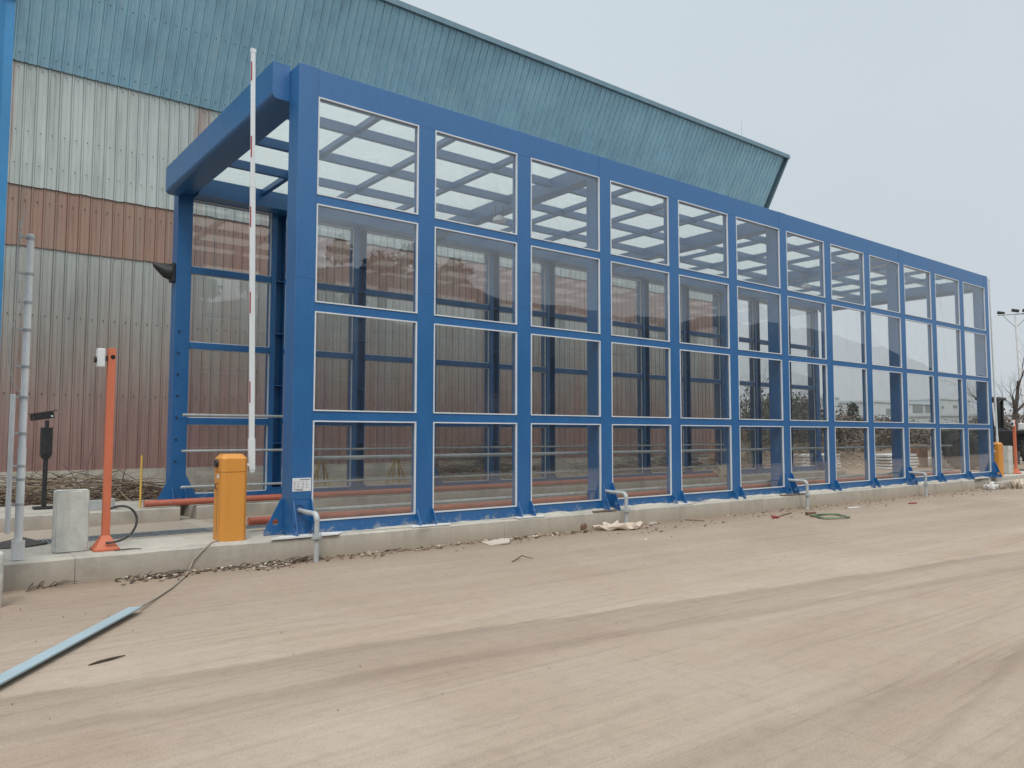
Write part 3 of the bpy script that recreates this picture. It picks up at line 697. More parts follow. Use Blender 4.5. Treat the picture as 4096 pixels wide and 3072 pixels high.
# ------------------------------------------------------------------ posts at the near end
def orange_post(x, y, H, label, hose=True, mirror=False):
    t = thing('sensor_post', (x, y, 0), label, 'post', 'orange sensor posts')
    w = .042
    MB().box(x-w, x+w, y-w, y+w, .01, H).build('post', 'orange', t, bevel=.004)
    b = MB(); n = 16
    b.add([(x-.14, y-.14, .002), (x+.14, y-.14, .002), (x+.14, y+.14, .002), (x-.14, y+.14, .002), (x-.14, y-.14, .03), (x+.14, y-.14, .03), (x+.14, y+.14, .03), (x-.14, y+.14, .03)],
          [(0, 1, 5, 4), (1, 2, 6, 5), (2, 3, 7, 6), (3, 0, 4, 7), (4, 5, 6, 7)])
    top = [(x-.044, y-.044, .18), (x+.044, y-.044, .18), (x+.044, y+.044, .18), (x-.044, y+.044, .18)]
    bot = [(x-.13, y-.13, .03), (x+.13, y-.13, .03), (x+.13, y+.13, .03), (x-.13, y+.13, .03)]
    b.add(bot+top, [(0, 1, 5, 4), (1, 2, 6, 5), (2, 3, 7, 6), (3, 0, 4, 7)])
    b.build('base', 'orange', t, bevel=.006)
    MB().tube([(x+.008, y-w-.001, H-.11), (x+.008, y-w-.004, H-.11)], .027, 16).build('round_port', 'hole', t)
    sb = MB().box(x-.165, x-.075, y-.05, y+.05, H-.24, H-.01).build('sensor_box', 'palesteel', t, bevel=.012)
    MB().tube([(x-.166, y, H-.15), (x-.19, y, H-.15)], .04, 12).build('sensor_lens', 'lens', sb)
    MB().box(x-.076, x-.041, y-.02, y+.02, H-.16, H-.10).build('bracket', 'black', t)
    if hose:
        pts = []
        for k in range(22):
            a = -1.9+k*(1.9+2.4)/21
            pts.append((x+.11+.19*cos(a)*.95, y-.11+.03*sin(k), .30+.235*sin(a)))
        pts = [(x-.01, y-.135, .135)]+pts+[(x+.02, y-.02, .5)]
        # loop from the base foot out and back up to the post
        pts = [(x-.02, y-.13, .10), (x+.06, y-.14, .10), (x+.16, y-.14, .12), (x+.25, y-.13, .17), (x+.31, y-.11, .25), (x+.335, y-.10, .34), (x+.32, y-.08, .43), (x+.26, y-.07, .505), (x+.17, y-.05, .535), (x+.09, y-.03, .52), (x+.03, y-.03, .50)]
        fine = []
        for i in range(len(pts)-1):
            for s in (0, .5): fine.append(Vector(pts[i]).lerp(Vector(pts[i+1]), s))
        fine.append(Vector(pts[-1]))
        for _ in range(2): fine = [fine[0]]+[(fine[i-1]+fine[i]*2+fine[i+1])/4 for i in range(1, len(fine)-1)]+[fine[-1]]
        MB().tube(fine, .014, 10).build('hose', 'rubber', t)
orange_post(-2.42, .20, 2.47, 'slim orange post with a white sensor box and black hose loop, beside the concrete block')
orange_post(27.45, .5, 1.95, 'slim orange post beyond the far end of the shelter', hose=False)

def conc_block(x0, x1, y0, y1, h, label, mat='conc2', name='concrete_block', z0=0):
    b = MB(); bm = bmesh.new(); bmesh.ops.create_cube(bm, size=1)
    for v in bm.verts: v.co = Vector(((x0+x1)/2+v.co.x*(x1-x0), (y0+y1)/2+v.co.y*(y1-y0), z0+h/2+v.co.z*h))
    bmesh.ops.bevel(bm, geom=bm.edges[:], offset=.012, segments=2, affect='EDGES'); bmesh.ops.subdivide_edges(bm, edges=bm.edges[:], cuts=2)
    for v in bm.verts:
        if v.co.z > z0+.02: v.co += Vector([random.uniform(-.004, .004) for _ in range(3)])
    me = bpy.data.meshes.new(name); bm.to_mesh(me); bm.free(); me.materials.append(M[mat])
    o = bpy.data.objects.new(name, me); col.objects.link(o); return tag(o, label, 'concrete block')
conc_block(-2.955, -2.60, .22, .47, .735, 'upright grey concrete block on the near end of the plinth, left of the orange post')
conc_block(26.9, 27.36, .55, .95, 1.0, 'concrete block beside the far orange post')
for k, (x0, x1, y0, y1, h, l) in enumerate([(23.2, 27.5, -.45, .7, .17, 'lower concrete step at the far end of the plinth'), (25.6, 29.5, -1.2, -.46, .2, 'front concrete slab step at the far right edge')]):
    conc_block(x0, x1, y0, y1, h+.0, l, 'conc', 'concrete_step', z0=GZ)
conc_block(22.3, 30, .0, 1.9, .295, 'pale concrete slab under the far barrier', 'conc', 'concrete_slab', z0=GZ)

# galvanised pole with cable brackets
X, Y = -3.345, -.02
t = thing('cable_pole', (X, Y, 0), 'tall galvanised pole with bowed cables at the left end of the plinth', 'pole')
MB().tube([(X, Y, .0), (X, Y, 1.25), (X, Y, 1.26), (X, Y, 3.66)], [.042, .042, .037, .037], 18).build('shaft', 'palesteel', t)
MB().tube([(X, Y, 3.64), (X, Y, 3.69), (X, Y, 3.71)], [.042, .042, .03], 18).build('cap', 'galv', t)
b = MB(); b.box(X-.05, X+.06, Y-.055, Y-.04, .002, .22); b.box(X-.06, X-.045, Y-.05, Y+.05, .002, .22); b.build('foot_plate', 'palesteel', t)
zs = [3.68, 3.20, 2.88, 2.60, 2.20, 1.87, 1.66, 1.12, .93, .66]
b = MB()
for z in (3.67, 3.25, 2.92, 2.60, 2.18, 1.83, 1.05, .62, 1.42, .9):
    b = MB().box(X-.11, X-.03, Y-.02, Y+.02, z-.012, z+.012); b.tube([(X, Y, z-.012), (X, Y, z+.012)], .046, 16); b.build('bracket', 'galv', t)
def bow(z0, z1, off, name):
    pts = [(X-.045-off*sin(pi*k/14)**.6, Y-.02, z0+(z1-z0)*k/14) for k in range(15)]
    MB().tube(pts, .0055, 6).build(name, 'galv', t)
bow(3.98, 2.84, .085, 'cable'); bow(2.86, 1.88, .125, 'cable')
b = MB().box(X-.135, X-.118, Y-.03, Y+.02, .30, 1.86).box(X-.1178, X-.085, Y-.03, Y-.018, .30, 1.86); b.build('cable_channel', 'palesteel', t, bevel=.003)
b = MB()
for z in (3.80, 3.66, 3.12): b.box(X-.115, X-.098, Y-.03, Y, z-.05, z+.05)
build_each(b, 'clip', 'galv', t)

# black camera post standing on the back plinth
X, Y = -2.27, 6.6
t = thing('camera_post', (X, Y, 0), 'black post with a black surveillance camera on top, standing on the back plinth', 'camera post')
MB().box(X-.17, X+.17, Y-.15, Y+.15, .001, .045).build('base', 'black', t, bevel=.005)
MB().box(X-.038, X+.038, Y-.038, Y+.038, .045, .98).build('post', 'black', t, bevel=.004)
b = MB(); b.box(X-.095, X+.095, Y-.07, Y+.07, 1.02, 1.53)
v = [(X+sx*w, Y+sy*d, z) for w, d, z in ((.06, .05, .94), (.095, .07, 1.0198)) for sx, sy in ((-1, -1), (1, -1), (1, 1), (-1, 1))]
b.add(v, [(0, 1, 5, 4), (1, 2, 6, 5), (2, 3, 7, 6), (3, 0, 4, 7), (0, 3, 2, 1)]); b.build('control_box', 'black', t, bevel=.006)
MB().tube([(X, Y, 1.53), (X, Y, 1.66)], .035, 10).build('neck', 'black', t)
rot = Matrix.Rotation(R(-10), 3, 'Y')
cm = MB().obox((X-.08, Y, 1.74), (.38, .13, .12), rot).build('camera_body', 'black', t, bevel=.012)
MB().obox((X-.075, Y, 1.815), (.46, .16, .018), rot).build('sunshade', 'black', t)
MB().obox((X-.268, Y, 1.706), (.012, .10, .09), rot).build('lens', 'lens', t)
MB().obox((X+.07, Y-.068, 1.745), (.035, .004, .03), rot).build('sticker', 'plate', t)

# yellow stake, steel box on the back plinth
t = tag(MB().tube([(-.79, 5.72, .0), (-.785, 5.74, 1.0)], [.022, .018], 8).build('stake', 'yellow'), 'thin yellow orange stake standing at the end of the back guard pipe', 'stake')
b = MB().box(-1.66, -1.25, 5.74, 5.95, .002, .175); b.box(-1.249, -1.225, 5.72, 5.97, .0, .19)
tag(b.build('steel_box', 'galv', bevel=.004), 'low galvanised steel box lying on the back plinth behind the orange post', 'box')
b = MB()   # long precast piece behind glass
b.box(3.05, 4.9, 6.75, 7.0, .002, .16); tag(b.build('precast_beam', 'conc2', bevel=.01), 'grey precast beam lying on the back plinth behind the first glass bay', 'beam')

# drain grate in the lane
b = MB(); x = -3.3
b.box(-3.4, 16, 3.36, 3.40, LZ+.001, LZ+.012); b.box(-3.4, 16, 3.88, 3.92, LZ+.001, LZ+.012)
while x < 16:
    b.box(x, x+.022, 3.401, 3.879, LZ+.002, LZ+.011); x += .055
for y in (3.5, 3.62, 3.75): b.box(-3.4, 16, y, y+.01, LZ+.0112, LZ+.014)
b2 = MB().box(-3.4, 16, 3.40, 3.88, LZ+.0005, LZ+.0015)
gr = thing('drain_grate', (0, 3.6, LZ), 'long grey steel drain grate set in the lane floor', 'grate'); b.build('grate_bars', 'grate', gr); b2.build('drain_channel', 'hole', gr)

# dark rubber sheet lying on the lane at left
b = MB().add([(-3.35, 3.25, LZ+.02), (-3.05, 3.02, LZ+.012), (-2.62, 3.3, LZ+.03), (-2.9, 3.75, LZ+.09), (-3.2, 3.6, LZ+.05), (-3.35, 3.25, LZ+.004), (-3.05, 3.02, LZ+.002), (-2.62, 3.3, LZ+.004), (-2.9, 3.75, LZ+.004), (-3.2, 3.6, LZ+.004)],
             [(0, 1, 2, 3, 4), (5, 6, 7, 8, 9), (0, 1, 6, 5), (1, 2, 7, 6), (2, 3, 8, 7), (3, 4, 9, 8), (4, 0, 5, 9)])
tag(b.build('rubber_mat', 'rubber'), 'crumpled black rubber sheet lying behind the galvanised pole', 'rubber sheet')

# left edge: blue clad corner of the next structure on its concrete footing
t = thing('blue_building', (-4.0, -.8, GZ), 'blue clad corner of a neighbouring structure at the left edge, on a concrete footing', 'building')
b = MB(); xs = []; x = -6.0; prof = [(-6.0, -.62)]
while x < -3.66:
    prof += [(x, -.62), (x+.05, -.66), (x+.13, -.66), (x+.18, -.62)]; x += .26
prof = [(-6.0, -.76)]; x = -6.0
while x < -3.9:
    prof += [(x, -.76), (x+.05, -.79), (x+.13, -.79), (x+.18, -.76)]; x += .26
prof += [(-3.655, -.76), (-3.665, -.72), (-3.665, -.68), (-3.652, -.66), (-3.652, -.62), (-6.0, -.62)]
pts = []
for p in prof:
    if not pts or (abs(p[0]-pts[-1][0])+abs(p[1]-pts[-1][1])) > 1e-6: pts.append(p)
b.prism(pts, 2, .24, 6.08); b.build('cladding', 'blue_light', t)
MB().box(-6.0, -3.645, -.80, -.60, 6.082, 6.25).build('eave_trim', 'teal_dark', t)
MB().box(-6.0, -3.575, -1.16, -.98, GZ-.02, .235).build('footing', 'conc2', t, bevel=.02)

# ------------------------------------------------------------------ corrugated hall behind
HALL = thing('industrial_hall', (8, 11, GZ), 'big corrugated steel hall with flared teal upper cladding, behind the glass shelter', 'hall')
YW = 10.8
def sheet(name, mat, x0, x1, ylo, zlo, yhi, zhi, pitch=.25, depth=.024, thick=0, jig=0):
    """trapezoid ribbed sheet between two height lines"""
    b = MB(); cols = []
    n = int((x1-x0)/pitch)
    for i in range(n):
        x = x0+i*pitch; dz = random.uniform(-jig, jig)
        for dx, o in ((0, 0), (.003, .026), (.016, .026), (.020, -depth), (.044, -depth), (.056, 0), (.14, 0), (.145, -.008), (.156, -.008), (.161, 0)):
            cols.append((x+dx, o, dz))
    nv = []
    for x, o, dz in cols: nv += [(x, ylo+o, zlo+dz), (x, yhi+o, zhi)]
    b.add(nv, [(2*i, 2*i+2, 2*i+3, 2*i+1) for i in range(len(cols)-1)])
    # solid back
    b.box(x0, cols[-1][0], max(ylo, yhi)+.02, max(ylo, yhi)+.05, zlo+.01, zhi) if ylo == yhi else None
    return b.build(name, mat, HALL)
XR = 24.8
sheet('lower_sheet', 'lower', -13, XR, YW+.05, .50, YW+.05, 5.90)
sheet('rust_sheet', 'rust', -13, XR, YW+.02, 5.82, YW+.02, 7.32, jig=.012)
sheet('pale_sheet', 'pale', -13, XR, YW-.015, 7.25, YW-.015, 10.3, jig=.012)
sheet('flared_sheet', 'teal', -13, 26.45, YW-.06, 10.18, 8.8, 13.84, depth=.034)
# closing faces: end wall of the flare, lining, roof edge trim
b = MB()
b.prism([(YW, 10.25), (YW+3, 10.25), (YW+3, 14.9), (8.86, 13.90), (8.86, 13.82)], 0, -13, 26.36); b.build('upper_body', 'teal_dark', HALL)
b = MB(); b.prism([(YW-.10, 10.14), (8.74, 13.82), (8.74, 13.93), (YW+.05, 13.93), (YW+.05, 10.14)], 0, 26.40, 26.50); b.build('end_trim', 'teal_dark', HALL)
b = MB(); b.prism([(8.70, 13.80), (8.70, 13.97), (9.3, 14.05), (9.3, 13.80)], 0, -13, 26.52); b.build('eave_trim', 'teal_dark', HALL)
MB().box(-13, XR, YW+.09, YW+12, .5, 10.24).build('inner_wall', 'fargrey', HALL)
MB().box(-13, XR+.02, YW-.0, YW+.30, GZ-.02, .53).build('dwarf_wall', 'conc', HALL)
MB().box(XR-.17, XR+.02, YW-.03, YW+.08, .531, 7.3).build('corner_trim', 'lower', HALL)
b = MB()
x = -12.9
while x < 26.2:
    for (z, y) in ((6.9, YW-.002), (8.55, YW-.035), (7.75, YW-.035), (10.35, None), (11.75, None), (4.2, YW+.03), (2.35, YW+.03), (10.05, YW-.035)):
        if y is None: y = YW-.06-(z-10.18)*(YW-.06-8.8)/(13.84-10.18)-.036
        elif x > XR-.2: continue
        elif z > 7.2: y -= .018
        b.box(x+.022, x+.042, y-.012 if z < 10.2 or z == 10.05 else y-.014, y+.004, z-.011, z+.011)
    x += .25
sc = b.build('screws', 'hole', HALL); sc['kind'] = 'stuff'
MB().tube([(23.9, 9.4, 13.9), (23.9, 9.4, 15.1)], .009, 5).build('lightning_rod', 'galv', HALL)

# ------------------------------------------------------------------ twig and brush piles
def brush(name, x0, x1, y0, y1, h, n, label, mats=('darkwood', 'wood', 'straw'), tall=0, ln=1.3):
    t = thing(name, ((x0+x1)/2, (y0+y1)/2, GZ), label, 'brush pile')
    for mi, mat in enumerate(mats):
        b = MB()
        for _ in range(n//len(mats)):
            x = random.uniform(x0, x1); y = random.uniform(y0, y1); u = (x-x0)/(x1-x0); hh = h*(1-abs(2*u-1)**3)*random.uniform(.1, 1)
            a = random.gauss(0, .85)+(pi if random.random() < .5 else 0); l = random.uniform(.35, 1)*ln; el = random.gauss(0, .24)
            p = Vector((x, y, GZ+.02+hh)); pts = [p]
            d = Vector((cos(a)*cos(el), sin(a)*cos(el)*.5, sin(el)))
            for k in range(4):
                d = (d+Vector((random.uniform(-.16, .16), random.uniform(-.12, .12), random.uniform(-.16, .1)))).normalized()
                q = pts[-1]+d*l/4; q.z = max(q.z, GZ+.01); pts.append(q)
            r = random.uniform(.005, .014); b.tube(pts, [r, r*.9, r*.75, r*.55, r*.3], 4, False)
        o = b.build('twigs', mat, t); o['kind'] = 'stuff'
    if tall:
        b = MB()
        for _ in range(tall):
            x = random.uniform(x0, x1); y = random.uniform(y0, y1); p = Vector((x, y, GZ)); a = random.gauss(.2, .35); l = random.uniform(1.2, 2.2)
            pts = [p+Vector((sin(a*k/5)*l*k/5, random.uniform(-.02, .02)*k, cos(a*k/5)*l*k/5)) for k in range(6)]
            b.tube(pts, [.008, .007, .006, .005, .003, .002], 4, False)
            for j in range(3):
                q = pts[2+j]; e2 = q+Vector((random.uniform(-.3, .3), random.uniform(-.1, .1), random.uniform(.1, .35))); b.tube([q, q.lerp(e2, .5)+Vector((0, 0, .02)), e2], [.004, .003, .002], 4, False)
        o = b.build('dry_stalks', 'straw', t); o['kind'] = 'stuff'
brush('brush_pile', -3.9, 1.0, 7.75, 9.6, .72, 1000, 'dark pile of cut branches against the hall foot, left of the shelter')
brush('brush_pile', 7.6, 11.6, 7.8, 9.9, 1.25, 900, 'heap of dry branches and stalks behind the shelter, seen through the second and third bays', ('straw', 'wood', 'darkwood'), 46)
brush('brush_pile', 14.5, 24.5, 8.2, 10.4, .9, 900, 'scattered dry brush behind the shelter near the far corner of the hall', ('wood', 'straw', 'darkwood'), 50)
brush('brush_pile', 26, 38, 9, 15, 1.2, 900, 'low tangled dry brush beyond the end of the hall', ('wood', 'straw', 'darkwood'), 60, 2.2)

# yellow folding trestles behind the glass
def trestle(x, y, s, label):
    t = thing('trestle', (x, y, 0), label, 'trestle', 'yellow trestles behind the shelter'); h = .78*s
    for sx in (-1, 1):
        for sy in (-1, 1): MB().tube([(x+sx*.04, y, h), (x+sx*.24*s, y+sy*.2, .0)], .02, 6).build('leg', 'yellow', t)
    MB().box(x-.1, x+.1, y-.03, y+.03, h-.03, h+.02).build('top_bar', 'yellow', t)
    MB().tube([(x-.15*s, y-.12, .3*h), (x+.15*s, y-.12, .3*h)], .012, 6).build('brace', 'yellow', t)
trestle(5.62, 7.2, 1.0, 'yellow trestle seen through the right side of the first bottom pane')
trestle(3.55, 7.2, .95, 'yellow trestle seen through the left side of the first bottom pane')

# ------------------------------------------------------------------ loose things in the yard
a = Vector((-2.60, -2.22, GZ)); bq = Vector((-4.35, -4.73, GZ)); d = (bq-a).normalized(); nrm = Vector((-d.y, d.x, 0)); L_ = (bq-a).length+.6
b = MB(); w_ = .065
sect = [(-w_, .012), (w_, .022), (w_, .036), (-w_, .028)]
v = []
for k in range(9):
    s = k/8*L_; lift = .02+.03*(1-k/8)
    for o_, zz in sect: v.append(a+d*s+nrm*o_+Vector((0, 0, zz+lift*.6)))
b.add(v, [(i*4+k, i*4+(k+1) % 4, (i+1)*4+(k+1) % 4, (i+1)*4+k) for i in range(8) for k in range(4)]+[(0, 1, 2, 3), (32, 33, 34, 35)])
tag(b.build('metal_strip', 'lblue'), 'long pale blue flat metal strip lying across the yard at lower left', 'metal strip')
pts = [(-2.56, -2.2, GZ+.045), (-2.3, -1.72, GZ+.02), (-2.0, -1.2, GZ+.015), (-1.78, -.75, GZ+.012), (-1.62, -.42, GZ+.02), (-1.56, -.27, GZ+.04), (-1.5, -.225, GZ+.14), (-1.4, -.215, -.06), (-1.3, -.19, .012), (-1.22, -.02, .012), (-1.1, .1, .012)]
fine = [Vector(p) for p in pts]
tag(MB().tube(fine, .011, 8).build('cable', 'cable'), 'thin tan cable running from the barrier box over the plinth to the pale metal strip', 'cable')
tag(MB().tube([(-3.27, -3.84, GZ+.008), (-3.2, -3.81, GZ+.012), (-3.1, -3.775, GZ+.013), (-3.0, -3.735, GZ+.01)], [.004, .010, .010, .004], 6).build('stick', 'darkwood'), 'dark stick lying beside the pale metal strip', 'stick')
tag(MB().tube([(2.07, -2.12, GZ+.008), (2.2, -2.08, GZ+.03), (2.33, -2.0, GZ+.05), (2.45, -2.1, GZ+.01)], [.006, .009, .008, .004], 6).build('twig', 'darkwood'), 'small bent dark twig in the middle of the yard', 'twig')
tag(MB().tube([(7.95, -.25, GZ+.01), (8.0, -.42, GZ+.012), (8.08, -.62, GZ+.01)], .012, 6).build('stick', 'wood'), 'brown stick near the plinth foot below the fourth bay', 'stick')
tag(MB().tube([(-2.35, .02, .008), (-2.2, .03, .012), (-2.05, .0, .008)], [.006, .009, .004], 6).build('stick', 'darkwood'), 'short dark stick on the plinth right of the orange post', 'stick')

def crumple(name, mat, cx_, cy_, rx, ry, h, n, label, cat, rotz=0, z=GZ):
    bm = bmesh.new(); bmesh.ops.create_icosphere(bm, subdivisions=3, radius=1)
    ph = [random.uniform(0, 6) for _ in range(6)]
    for v in bm.verts:
        c = v.co.normalized(); f = 1+.22*sin(5*c.x+ph[0])*cos(4*c.y+ph[1])+.14*sin(11*c.x+ph[2]+5*c.z)+.1*sin(13*c.y+ph[3])
        v.co = Vector((c.x*rx*f, c.y*ry*f, max(0, (c.z*.5+.5)*h*(f**2)+(h*.35)*sin(7*c.x+ph[4])*sin(6*c.y+ph[5]))))
    me = bpy.data.meshes.new(name); bm.to_mesh(me); bm.free(); me.materials.append(M[mat])
    o = bpy.data.objects.new(name, me); col.objects.link(o); o.location = (cx_, cy_, z); o.rotation_euler = (0, 0, rotz); return tag(o, label, cat)
crumple('woven_bag', 'bagcol', 5.75, -.48, .42, .16, .09, 5, 'crumpled beige woven bag lying at the plinth foot below the second water inlet', 'bag', -.5)
crumple('rubble_lump', 'brick', 5.2, -.22, .06, .05, .09, 3, 'brown rubble lump left of the crumpled woven bag', 'rubble')
crumple('plastic_bag', 'plastic', 12.55, .55, .16, .14, .42, 4, 'white plastic bag standing on the plinth behind the sixth bay glass', 'bag', 0, .0)
crumple('plastic_sheet', 'bagcol', 17.0, 5.5, .5, .12, .32, 4, 'pale plastic sheet draped over the end of the back guard pipe', 'sheet', 0, .0)
# cardboard piece
def slab_piece(name, mat, poly, z, th, label, cat, tilt=0):
    b = MB(); n = len(poly); cx_ = sum(p[0] for p in poly)/n; cy_ = sum(p[1] for p in poly)/n
    top = [(p[0], p[1], z+th+tilt*(p[0]-cx_)+random.uniform(0, .008)) for p in poly]; bot = [(p[0], p[1], z+tilt*(p[0]-cx_)) for p in poly]
    b.add(bot+top, [tuple(range(n)), tuple(range(n, 2*n))]+[(i, (i+1) % n, n+(i+1) % n, n+i) for i in range(n)])
    return tag(b.build(name, mat), label, cat)
slab_piece('cardboard', 'paper', [(2.75, -.72), (3.1, -.75), (3.32, -.48), (3.25, -.36), (2.98, -.40), (2.85, -.34)], GZ+.012, .01, 'torn beige cardboard piece lying at the plinth foot below the second bay', 'cardboard', .05)
slab_piece('shim_board', 'plastic', [(-.52, -.22), (.45, -.24), (.62, -.08), (.22, -.02), (-.28, -.0)], .003, .014, 'white shim board under the first column, overhanging the plinth', 'board')
slab_piece('shim_board', 'plastic', [(1.68, -.19), (2.35, -.2), (2.42, -.1), (1.72, -.06)], .003, .012, 'small white shim board under the second column', 'board')
slab_piece('shim_board', 'plastic', [(3.72, -.19), (4.3, -.2), (4.33, -.1), (3.75, -.06)], .003, .012, 'small white shim board under the third column', 'board')
slab_piece('shim_board', 'plastic', [(7.75, -.19), (8.25, -.2), (8.3, -.1), (7.8, -.06)], .003, .012, 'small white shim board under the column right of the second inlet', 'board')
slab_piece('shim_board', 'wood', [(11.5, -.19), (12.5, -.21), (12.5, -.1), (11.5, -.1)], .003, .02, 'thin brown shim board under the third main column', 'board')
slab_piece('shim_board', 'wood', [(5.45, -.20), (6.05, -.21), (6.02, -.12), (5.5, -.12)], .003, .016, 'thin brown shim board under the second main column', 'board')
# green strap coil
pts = []
for k in range(70):
    a_ = k/70*2*pi*2.6; r_ = .42-.05*k/70
    pts.append(Vector((10.75+cos(a_)*r_*1.0+.1*sin(3*a_), -1.75+sin(a_)*r_*.85, GZ+.015+.02*abs(sin(a_*1.7)))))
tag(MB().tube(pts, .014, 5).build('strap_coil', 'green'), 'loose coil of faded green strap lying on the yard near the third water inlet', 'strap')
slab_piece('brick', 'brick', [(10.7, -1.28), (10.92, -1.34), (10.97, -1.24), (10.75, -1.18)], GZ+.004, .06, 'brown brick lying behind the green strap coil', 'brick')
t = thing('hand_tool', (9.9, -1.1, GZ), 'hand tool with red jaws and a long brown handle lying near the plinth', 'tool')
MB().tube([(9.75, -1.15, GZ+.02), (10.3, -.95, GZ+.02), (10.8, -.82, GZ+.02)], .013, 6).build('handle', 'wood', t)
MB().tube([(9.75, -1.15, GZ+.02), (9.62, -1.12, GZ+.05), (9.55, -1.22, GZ+.02)], .022, 6).tube([(9.75, -1.15, GZ+.02), (9.68, -1.24, GZ+.03)], .02, 6).build('jaws', 'red', t)
slab_piece('paper_scrap', 'plastic', [(12.9, -1.0), (13.35, -1.05), (13.4, -.93), (13.0, -.9)], GZ+.004, .006, 'flat white scrap lying right of the third water inlet', 'scrap')
slab_piece('paper_scrap', 'plastic', [(6.9, -.25), (7.1, -.28), (7.12, -.22), (6.93, -.2)], GZ+.004, .006, 'small white scrap at the plinth foot below the fourth bay', 'scrap')
slab_piece('red_scrap', 'red', [(15.2, -1.35), (15.5, -1.37), (15.52, -1.31), (15.22, -1.28)], GZ+.004, .02, 'small red scrap on the yard toward the far end', 'scrap')
# rubble at the far end of the plinth
for k, (x, y, s, mat, l) in enumerate([(22.3, -.55, .16, 'plastic', 'white paper wrapped block in the rubble at the far plinth end'), (22.9, -.62, .12, 'conc', 'broken concrete lump at the far plinth end, beside the white block'),
                                 (23.7, -.8, .22, 'bagcol', 'flattened brown sack in the rubble at the far plinth end'), (24.5, -1.0, .18, 'conc2', 'rounded pale concrete lump next to the front slab step')]):
    crumple('rubble_lump', mat, x, y, s*1.5, s*.7, s, 3, l, 'rubble', random.uniform(-.5, .5))
# litter of leaves and chips along the plinth foot
def litter(name, n, x0, x1, yf, mats, label, smin=.012, smax=.05):
    b = MB(); mi = []
    for _ in range(n):
        x = random.uniform(x0, x1); y = yf(x); s = random.uniform(smin, smax); a_ = random.uniform(0, pi); r_ = Matrix.Rotation(a_, 3, 'Z')@Matrix.Rotation(random.gauss(0, .35), 3, 'X')
        c = Vector((x, y, GZ+.004+s*.15)); n0 = len(b.f)
        k = random.randint(4, 6); el = random.uniform(.3, 1); top = [c+r_@Vector((cos(2*pi*j/k)*s*random.uniform(.6, 1), sin(2*pi*j/k)*s*el*random.uniform(.6, 1), .006+.3*s*random.random())) for j in range(k)]
        bot = [Vector((p.x, p.y, max(GZ+.001, p.z-.008))) for p in top]
        b.add(bot+top, [tuple(range(k)), tuple(range(k, 2*k))]+[(i, (i+1) % k, k+(i+1) % k, k+i) for i in range(k)])
        mi += [random.randrange(len(mats))]*(len(b.f)-n0)
    o = b.build(name, mats)
    for p, q in zip(o.data.polygons, mi): p.material_index = q
    return tag(o, label, 'litter', kind='stuff')
hug = lambda x: -.23-abs(random.gauss(0, .09+.12*(sin(x*2.3)**2)))
litter('leaf_litter', 460, -.9, 5.2, hug, ['wood', 'paper', 'straw', 'straw', 'wood', 'darkwood'], 'dry leaves and chips along the plinth foot')
litter('leaf_litter', 260, -2.4, -.3, hug, ['wood', 'straw', 'darkwood', 'paper'], 'dry leaves and chips below the barrier box', .012, .05)
litter('leaf_litter', 380, 5, 24, lambda x: -.24-abs(random.gauss(0, .5)), ['wood', 'paper', 'darkwood', 'straw'], 'sparse chips along the far part of the plinth foot', .01, .04)
litter('gravel', 500, -4, 26, lambda x: -.25-abs(random.gauss(0, 3.2)), ['wood', 'darkwood', 'conc', 'straw'], 'tiny stones and chips scattered over the yard', .002, .007)
# bundle of twigs and stems at the plinth foot
for (x0, x1, n, l) in ((-.95, -.1, 26, 'tangle of broken twigs at the plinth foot below the first column'), (-2.3, -1.75, 12, 'few dry twigs at the plinth foot below the orange post'), (-3.3, -3.0, 10, 'dark twigs at the plinth foot near the left edge')):
    b = MB()
    for _ in range(n):
        x = random.uniform(x0, x1); y = -.25-abs(random.gauss(0, .12)); a_ = random.gauss(0, .7); ll = random.uniform(.08, .32)
        b.tube([(x, y, GZ+.01), (x+cos(a_)*ll*.5, y+sin(a_)*ll*.35, GZ+.02+random.uniform(0, .04)), (x+cos(a_)*ll, y+sin(a_)*ll*.6, GZ+.01+random.uniform(0, .07))], [.006, .005, .002], 5, False)
    tag(b.build('twig_litter', 'darkwood'), l, 'twigs', kind='stuff')

# ------------------------------------------------------------------ things beyond the far end
def slab_stack(x0, x1, y, n, label, z=GZ, name='board_stack', mat='plastic', dy=1.2):
    t = thing(name, ((x0+x1)/2, y, z), label, 'board stack', 'stacked pale boards beyond the shelter')
    zz = z
    for k in range(n):
        a_ = random.uniform(-.15, .15); MB().box(x0+a_, x1+a_, y+random.uniform(-.05, .05), y+dy, zz+.02, zz+.12).build('board', mat, t, bevel=.005); zz += .15
slab_stack(30.0, 33.5, 10.5, 5, 'stack of pale boards on the ground beyond the hall corner, seen through the seventh bay')
slab_stack(33.5, 36.5, 8.0, 5, 'stack of pale boards beyond the shelter, seen through the eighth bay')
slab_stack(40, 50, 7.5, 3, 'long low row of pale boards beyond the shelter, seen through the tenth bay', dy=2)
t = tag(MB().box(36.9, 38.1, 8.2, 9.2, GZ, .9).build('rusty_drum_box', 'brick', bevel=.05), 'rust red crate standing beside the pale board stacks', 'crate')
conc_block(38.6, 41.0, 7.6, 8.3, 1.6, 'tall pale concrete panel standing beyond the shelter', 'conc2', 'concrete_wall_panel', z0=GZ)

